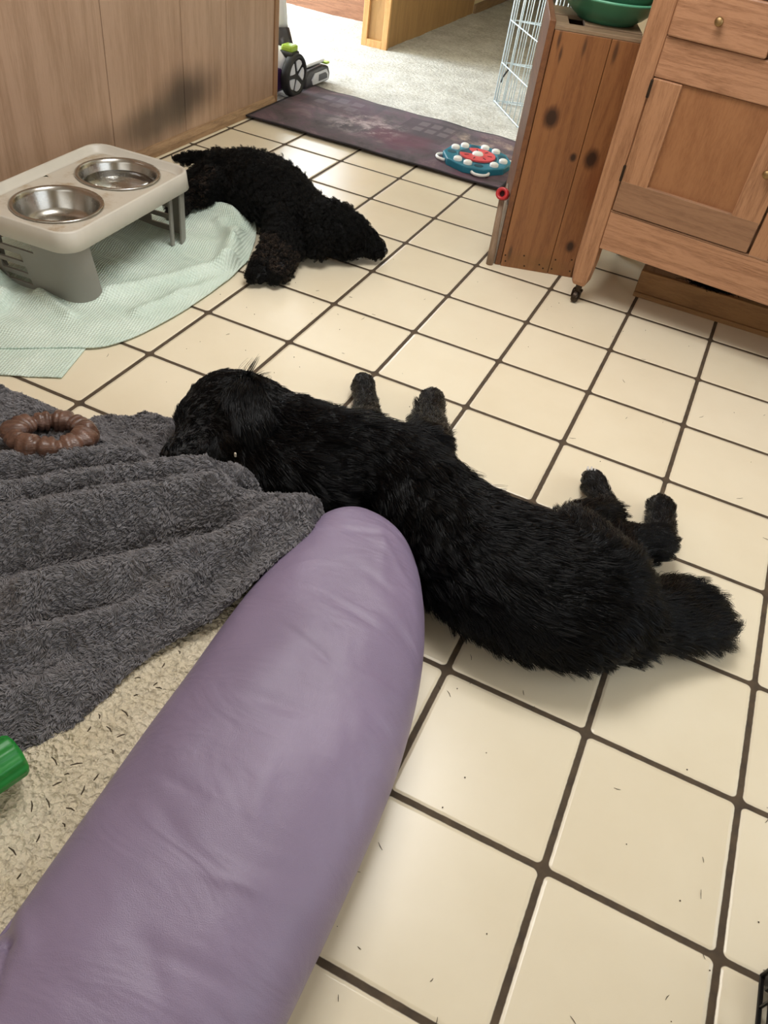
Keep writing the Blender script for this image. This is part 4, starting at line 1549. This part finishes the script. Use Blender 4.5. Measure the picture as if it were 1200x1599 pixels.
# hind legs: thigh, shank, long foot
B.tube([(0.22, -1.53, .135), (0.14, -1.40, .115), (0.135, -1.335, .10)], [(.11, .10), (.080, .070), (.050, .048)], 0.040, 0.3)
B.tube([(0.135, -1.335, .10), (0.185, -1.25, .080), (0.185, -1.215, .068)], [(.058, .058), (.042, .042), (.034, .034)], 0.045, 0.35)
B.tube([(0.185, -1.215, .070), (0.150, -1.135, .052), (0.126, -1.082, .042)], [(.034, .034), (.028, .030), (.030, .030)], 0.026, 0.3)
B.tube([(0.126, -1.088, .040), (0.117, -1.052, .036)], [(.033, .033), (.030, .027)], 0.013, 0.3)
B.tube([(0.26, -1.52, .08), (0.22, -1.36, .075), (0.24, -1.32, .07)], [(.10, .08), (.075, .065), (.055, .055)], 0.04, 0.3)
B.tube([(0.24, -1.32, .07), (0.315, -1.25, .068), (0.318, -1.225, .06)], [(.055, .055), (.045, .045), (.038, .038)], 0.03, 0.3)
B.tube([(0.318, -1.225, .06), (0.312, -1.14, .05), (0.305, -1.09, .042)], [(.036, .036), (.033, .034), (.036, .034)], 0.03, 0.3)
B.tube([(0.305, -1.095, .042), (0.303, -1.062, .038)], [(.038, .036), (.034, .030)], 0.016, 0.35)
# tail
B.tube([(0.30, -1.545, .09), (0.37, -1.475, .070), (0.42, -1.425, .058), (0.450, -1.395, .052)], [(.080, .06), (.090, .05), (.100, .042), (.095, .036)], 0.062, 0.20)
dog = B.build('dog', skin)
tag(dog, 'large long-haired black dog stretched on its side beside the purple bolster', 'dog')
NH = 130000
P, n = sample(dog, NH, 51)
keep = n[:, 2] > -0.75
P, n = P[keep], n[keep]
flow, ln, lf = B.field(P)
wob = np.stack([vnoise(P, 5.0, 61), vnoise(P, 5.0, 62), vnoise(P, 5.0, 63)], 1)
flow = norm(flow) + wob * 0.35 + np.array([0.0, 0.12, -0.12])
pts, rad = comb(P, n, flow, ln, 7, lf, 0.45, 0.20, 0.00075, len(P) // 34, 0.68, 52)
strands('fur', pts, rad, fur_dark_mat, dog)
DO = Vector(B.o)
# ear flap lying over the head
E_ = Body(B.o)
E_.tube([(-0.715, -1.425, .215), (-0.69, -1.475, .222), (-0.645, -1.525, .205), (-0.615, -1.55, .185)], [(.030, .016), (.046, .017), (.045, .015), (.028, .012)], 0.055, 0.15)
ear = E_.build('ear', skin, 0.006)
ear.location = (0, 0, 0)
ear.parent = dog
P, n = sample(ear, 7000, 53)
flow, ln, lf = E_.field(P)
flow = norm(flow) + np.stack([vnoise(P, 7.0, 71), vnoise(P, 7.0, 72), vnoise(P, 7.0, 73)], 1) * 0.35
pts, rad = comb(P, n, flow, ln, 7, lf, 0.6, 0.15, 0.0008, 300, 0.7, 54)
strands('ear_fur', pts, rad, fur_dark_mat, ear)
lathe_obj('nose', [(0, 0.020), (0.012, 0.017), (0.018, 0.006), (0.016, -0.006)], nose_m, dog, 20, Vector((-0.806, -1.656, .064)) - DO, Matrix.Rotation(math.radians(90), 4, 'X'))
box_obj('tooth', Vector((-0.480, -0.116, .160)), (0.006, 0.005, 0.013), plain('ivory', srgb(220, 208, 190), 0.4), dog, 0.003)
bm = bmesh.new()
for q in ((0.098, -1.066, .060), (0.107, -1.061, .060), (0.117, -1.062, .058)):
    add_tube(bm, [Vector(q) - DO, Vector(q) - DO + Vector((-0.003, 0.012, 0.004))], [0.0045, 0.002], 6)
from_bm('claws', bm, plain('pale_claw', srgb(206, 200, 196), 0.4), dog, True)

# --- the curly dog on its side by the bowl stand
B = Body((-1.4, -0.15, 0.0))
B.tube([(-1.66, -0.14, .09), (-1.57, -0.115, .10), (-1.46, -0.14, .105), (-1.35, -0.19, .10), (-1.25, -0.235, .092), (-1.15, -0.26, .085)],
       [(.09, .08), (.13, .10), (.145, .105), (.125, .10), (.105, .09), (.080, .075)], 0.036, 0.7)
# head and muzzle
B.tube([(-1.17, -0.255, .095), (-1.09, -0.275, .095), (-1.02, -0.270, .085)], [(.08, .08), (.092, .090), (.074, .078)], 0.036, 0.7)
B.tube([(-1.03, -0.25, .085), (-0.965, -0.235, .062), (-0.925, -0.225, .048)], [(.062, .066), (.048, .050), (.032, .034)], 0.026, 0.5)
# front legs
B.tube([(-1.28, -0.24, .10), (-1.24, -0.37, .080), (-1.205, -0.50, .058), (-1.182, -0.625, .045)], [(.085, .08), (.062, .060), (.040, .042), (.032, .034)], 0.030, 0.7)
B.tube([(-1.182, -0.615, .042), (-1.177, -0.66, .036)], [(.034, .034), (.030, .028)], 0.018, 0.6)
B.tube([(-1.22, -0.26, .08), (-1.18, -0.37, .066), (-1.145, -0.50, .05), (-1.125, -0.585, .042)], [(.06, .06), (.042, .044), (.032, .034), (.029, .030)], 0.030, 0.7)
B.tube([(-1.125, -0.58, .040), (-1.118, -0.622, .034)], [(.033, .032), (.029, .026)], 0.018, 0.6)
# hind legs
B.tube([(-1.66, -0.12, .10), (-1.62, -0.21, .095), (-1.64, -0.28, .08)], [(.08, .08), (.07, .07), (.05, .05)], 0.032, 0.7)
B.tube([(-1.64, -0.28, .08), (-1.69, -0.34, .060), (-1.67, -0.42, .045)], [(.045, .045), (.036, .036), (.034, .034)], 0.026, 0.7)
B.tube([(-1.72, -0.06, .07), (-1.74, -0.17, .06), (-1.78, -0.26, .045)], [(.07, .065), (.05, .05), (.036, .036)], 0.026, 0.7)
# tail
B.tube([(-1.74, -0.02, .11), (-1.82, -0.04, .10), (-1.90, -0.08, .085)], [(.035, .035), (.024, .024), (.018, .018)], 0.028, 0.6)
pup = B.build('dog', skin)
pup.name = 'dog.001'
tag(pup, 'small curly black dog asleep on its side behind the mint towel', 'dog')
P, n = sample(pup, 70000, 81)
keep = n[:, 2] > -0.75
P, n = P[keep], n[keep]
flow, ln, lf = B.field(P)
flow = norm(flow) + np.stack([vnoise(P, 8.0, 91), vnoise(P, 8.0, 92), vnoise(P, 8.0, 93)], 1) * 1.0
pw_ = P + B.o
tan = (pw_[:, 1] < -0.46) & (pw_[:, 1] > -0.62) & (rng.random(len(P)) < 0.16) | ((pw_[:, 0] < -1.6) & (pw_[:, 1] < -0.22) & (rng.random(len(P)) < 0.14))
pts, rad = comb(P, n, flow, ln, 10, lf, 0.35, 0.28, 0.0008, len(P) // 26, 0.75, 82, 0.0050, 2.2)
strands('fur', pts[~tan], rad[~tan], fur_curly_mat, pup)
strands('leg_fur', pts[tan], rad[tan], fur_tan_mat, pup)
PO = Vector(B.o)
E_ = Body(B.o)
E_.tube([(-1.12, -0.27, .172), (-1.11, -0.32, .165), (-1.09, -0.375, .11), (-1.085, -0.40, .07)], [(.030, .016), (.046, .017), (.050, .018), (.034, .014)], 0.036, 0.6)
ear = E_.build('ear', skin, 0.006)
ear.location = (0, 0, 0)
ear.parent = pup
P, n = sample(ear, 6500, 83)
flow, ln, lf = E_.field(P)
flow = norm(flow) + np.stack([vnoise(P, 9.0, 94), vnoise(P, 9.0, 95), vnoise(P, 9.0, 96)], 1) * 0.7
pts, rad = comb(P, n, flow, ln, 10, lf, 0.5, 0.2, 0.0009, 220, 0.8, 84, 0.005, 2.0)
strands('ear_fur', pts, rad, fur_curly_mat, ear)
lathe_obj('nose', [(0, 0.016), (0.011, 0.013), (0.016, 0.004), (0.014, -0.006)], nose_m, pup, 20, Vector((-0.900, -0.217, .048)) - PO,
          Matrix.Rotation(math.radians(85), 4, 'Y') @ Matrix.Rotation(0.3, 4, 'X'))
bm = bmesh.new()
bmesh.ops.create_uvsphere(bm, u_segments=16, v_segments=10, radius=0.009)
for v_ in bm.verts:
    v_.co += Vector((-1.012, -0.305, .150)) - PO
from_bm('eye', bm, eye_m, pup, True)

# ------------------------------------------------------------------ litter: needles on the fleece, crumbs and hairs on the tiles
needle_m = plain('dry_pine_needle', srgb(70, 58, 40), 0.7, 0.2, 60.0)
r2 = random.Random(4)
cand = [(-0.427, -2.23), (-0.413, -2.196), (-0.403, -2.2), (-0.421, -2.266), (-0.453, -2.291), (-0.451, -2.317), (-0.428, -2.394), (-0.427, -2.374), (-0.421, -2.443),
        (-0.394, -2.331), (-0.43, -2.413), (-0.438, -2.458), (-0.378, -2.458), (-0.39, -2.403), (-0.381, -2.543), (-0.424, -2.076), (-0.414, -2.521), (-0.425, -2.158),
        (-0.424, -2.302), (-0.46, -2.386), (-0.387, -2.377), (-0.396, -2.49), (-0.446, -2.201), (-0.418, -2.122), (-0.386, -2.435), (-0.4, -2.302)]
for k, (x, y) in enumerate(cand):
    a = r2.uniform(0, math.pi)
    L = r2.uniform(0.006, 0.019)
    bm = bmesh.new()
    add_tube(bm, [(-L / 2 * math.cos(a), -L / 2 * math.sin(a), 0.0), (0.001, 0.001, 0.002), (L / 2 * math.cos(a), L / 2 * math.sin(a), 0.001)], [0.0008, 0.0014, 0.0007], 5)
    o = from_bm('pine_needle', bm, needle_m, None, True)
    o.location = (x, y, 0.150)
    tag(o, 'short dark pine needle lying on the cream fleece of the dog bed', 'pine needle', 'pine needles on the fleece')
bm = bmesh.new()
spots = []
for k in range(60):
    spots.append((r2.uniform(-0.2, 0.75), r2.uniform(-2.5, -1.75)))
for k in range(50):
    spots.append((r2.uniform(-0.9, 1.2), r2.uniform(-1.0, 0.0)))
for k in range(25):
    spots.append((r2.uniform(-1.3, -0.75), r2.uniform(-1.3, -0.5)))
for (x, y) in spots:
    if r2.random() < 0.6:
        bmesh.ops.create_icosphere(bm, subdivisions=1, radius=r2.uniform(0.0008, 0.0016), matrix=Matrix.Translation((x, y, 0.001)))
    else:
        a, L = r2.uniform(0, 6.28), r2.uniform(0.006, 0.020)
        c_ = r2.uniform(-0.4, 0.4)
        add_tube(bm, [(x, y, .0008), (x + L / 2 * math.cos(a), y + L / 2 * math.sin(a), .0012), (x + L / 2 * (math.cos(a) + math.cos(a + c_)), y + L / 2 * (math.sin(a) + math.sin(a + c_)), .0008)], [0.0003, 0.0006, 0.0003], 4)
o = from_bm('floor_crumbs', bm, needle_m, None, True)
tag(o, 'tiny crumbs and stray hairs scattered over the cream tiles', 'crumbs', kind='stuff')
bm = bmesh.new()
for dx, dy, r in ((0, 0, .006), (0.009, 0.006, .0045), (-0.006, -0.003, .005)):
    bmesh.ops.create_icosphere(bm, subdivisions=2, radius=r, matrix=Matrix.Translation((dx, dy, r * 0.8)))
o = from_bm('kibble', bm, plain('dark_crumb', srgb(44, 32, 26), 0.7), None, True)
o.location = (0.615, -2.205, 0.0)
tag(o, 'small dark crumb on the tile left of the black wire crate', 'crumb')
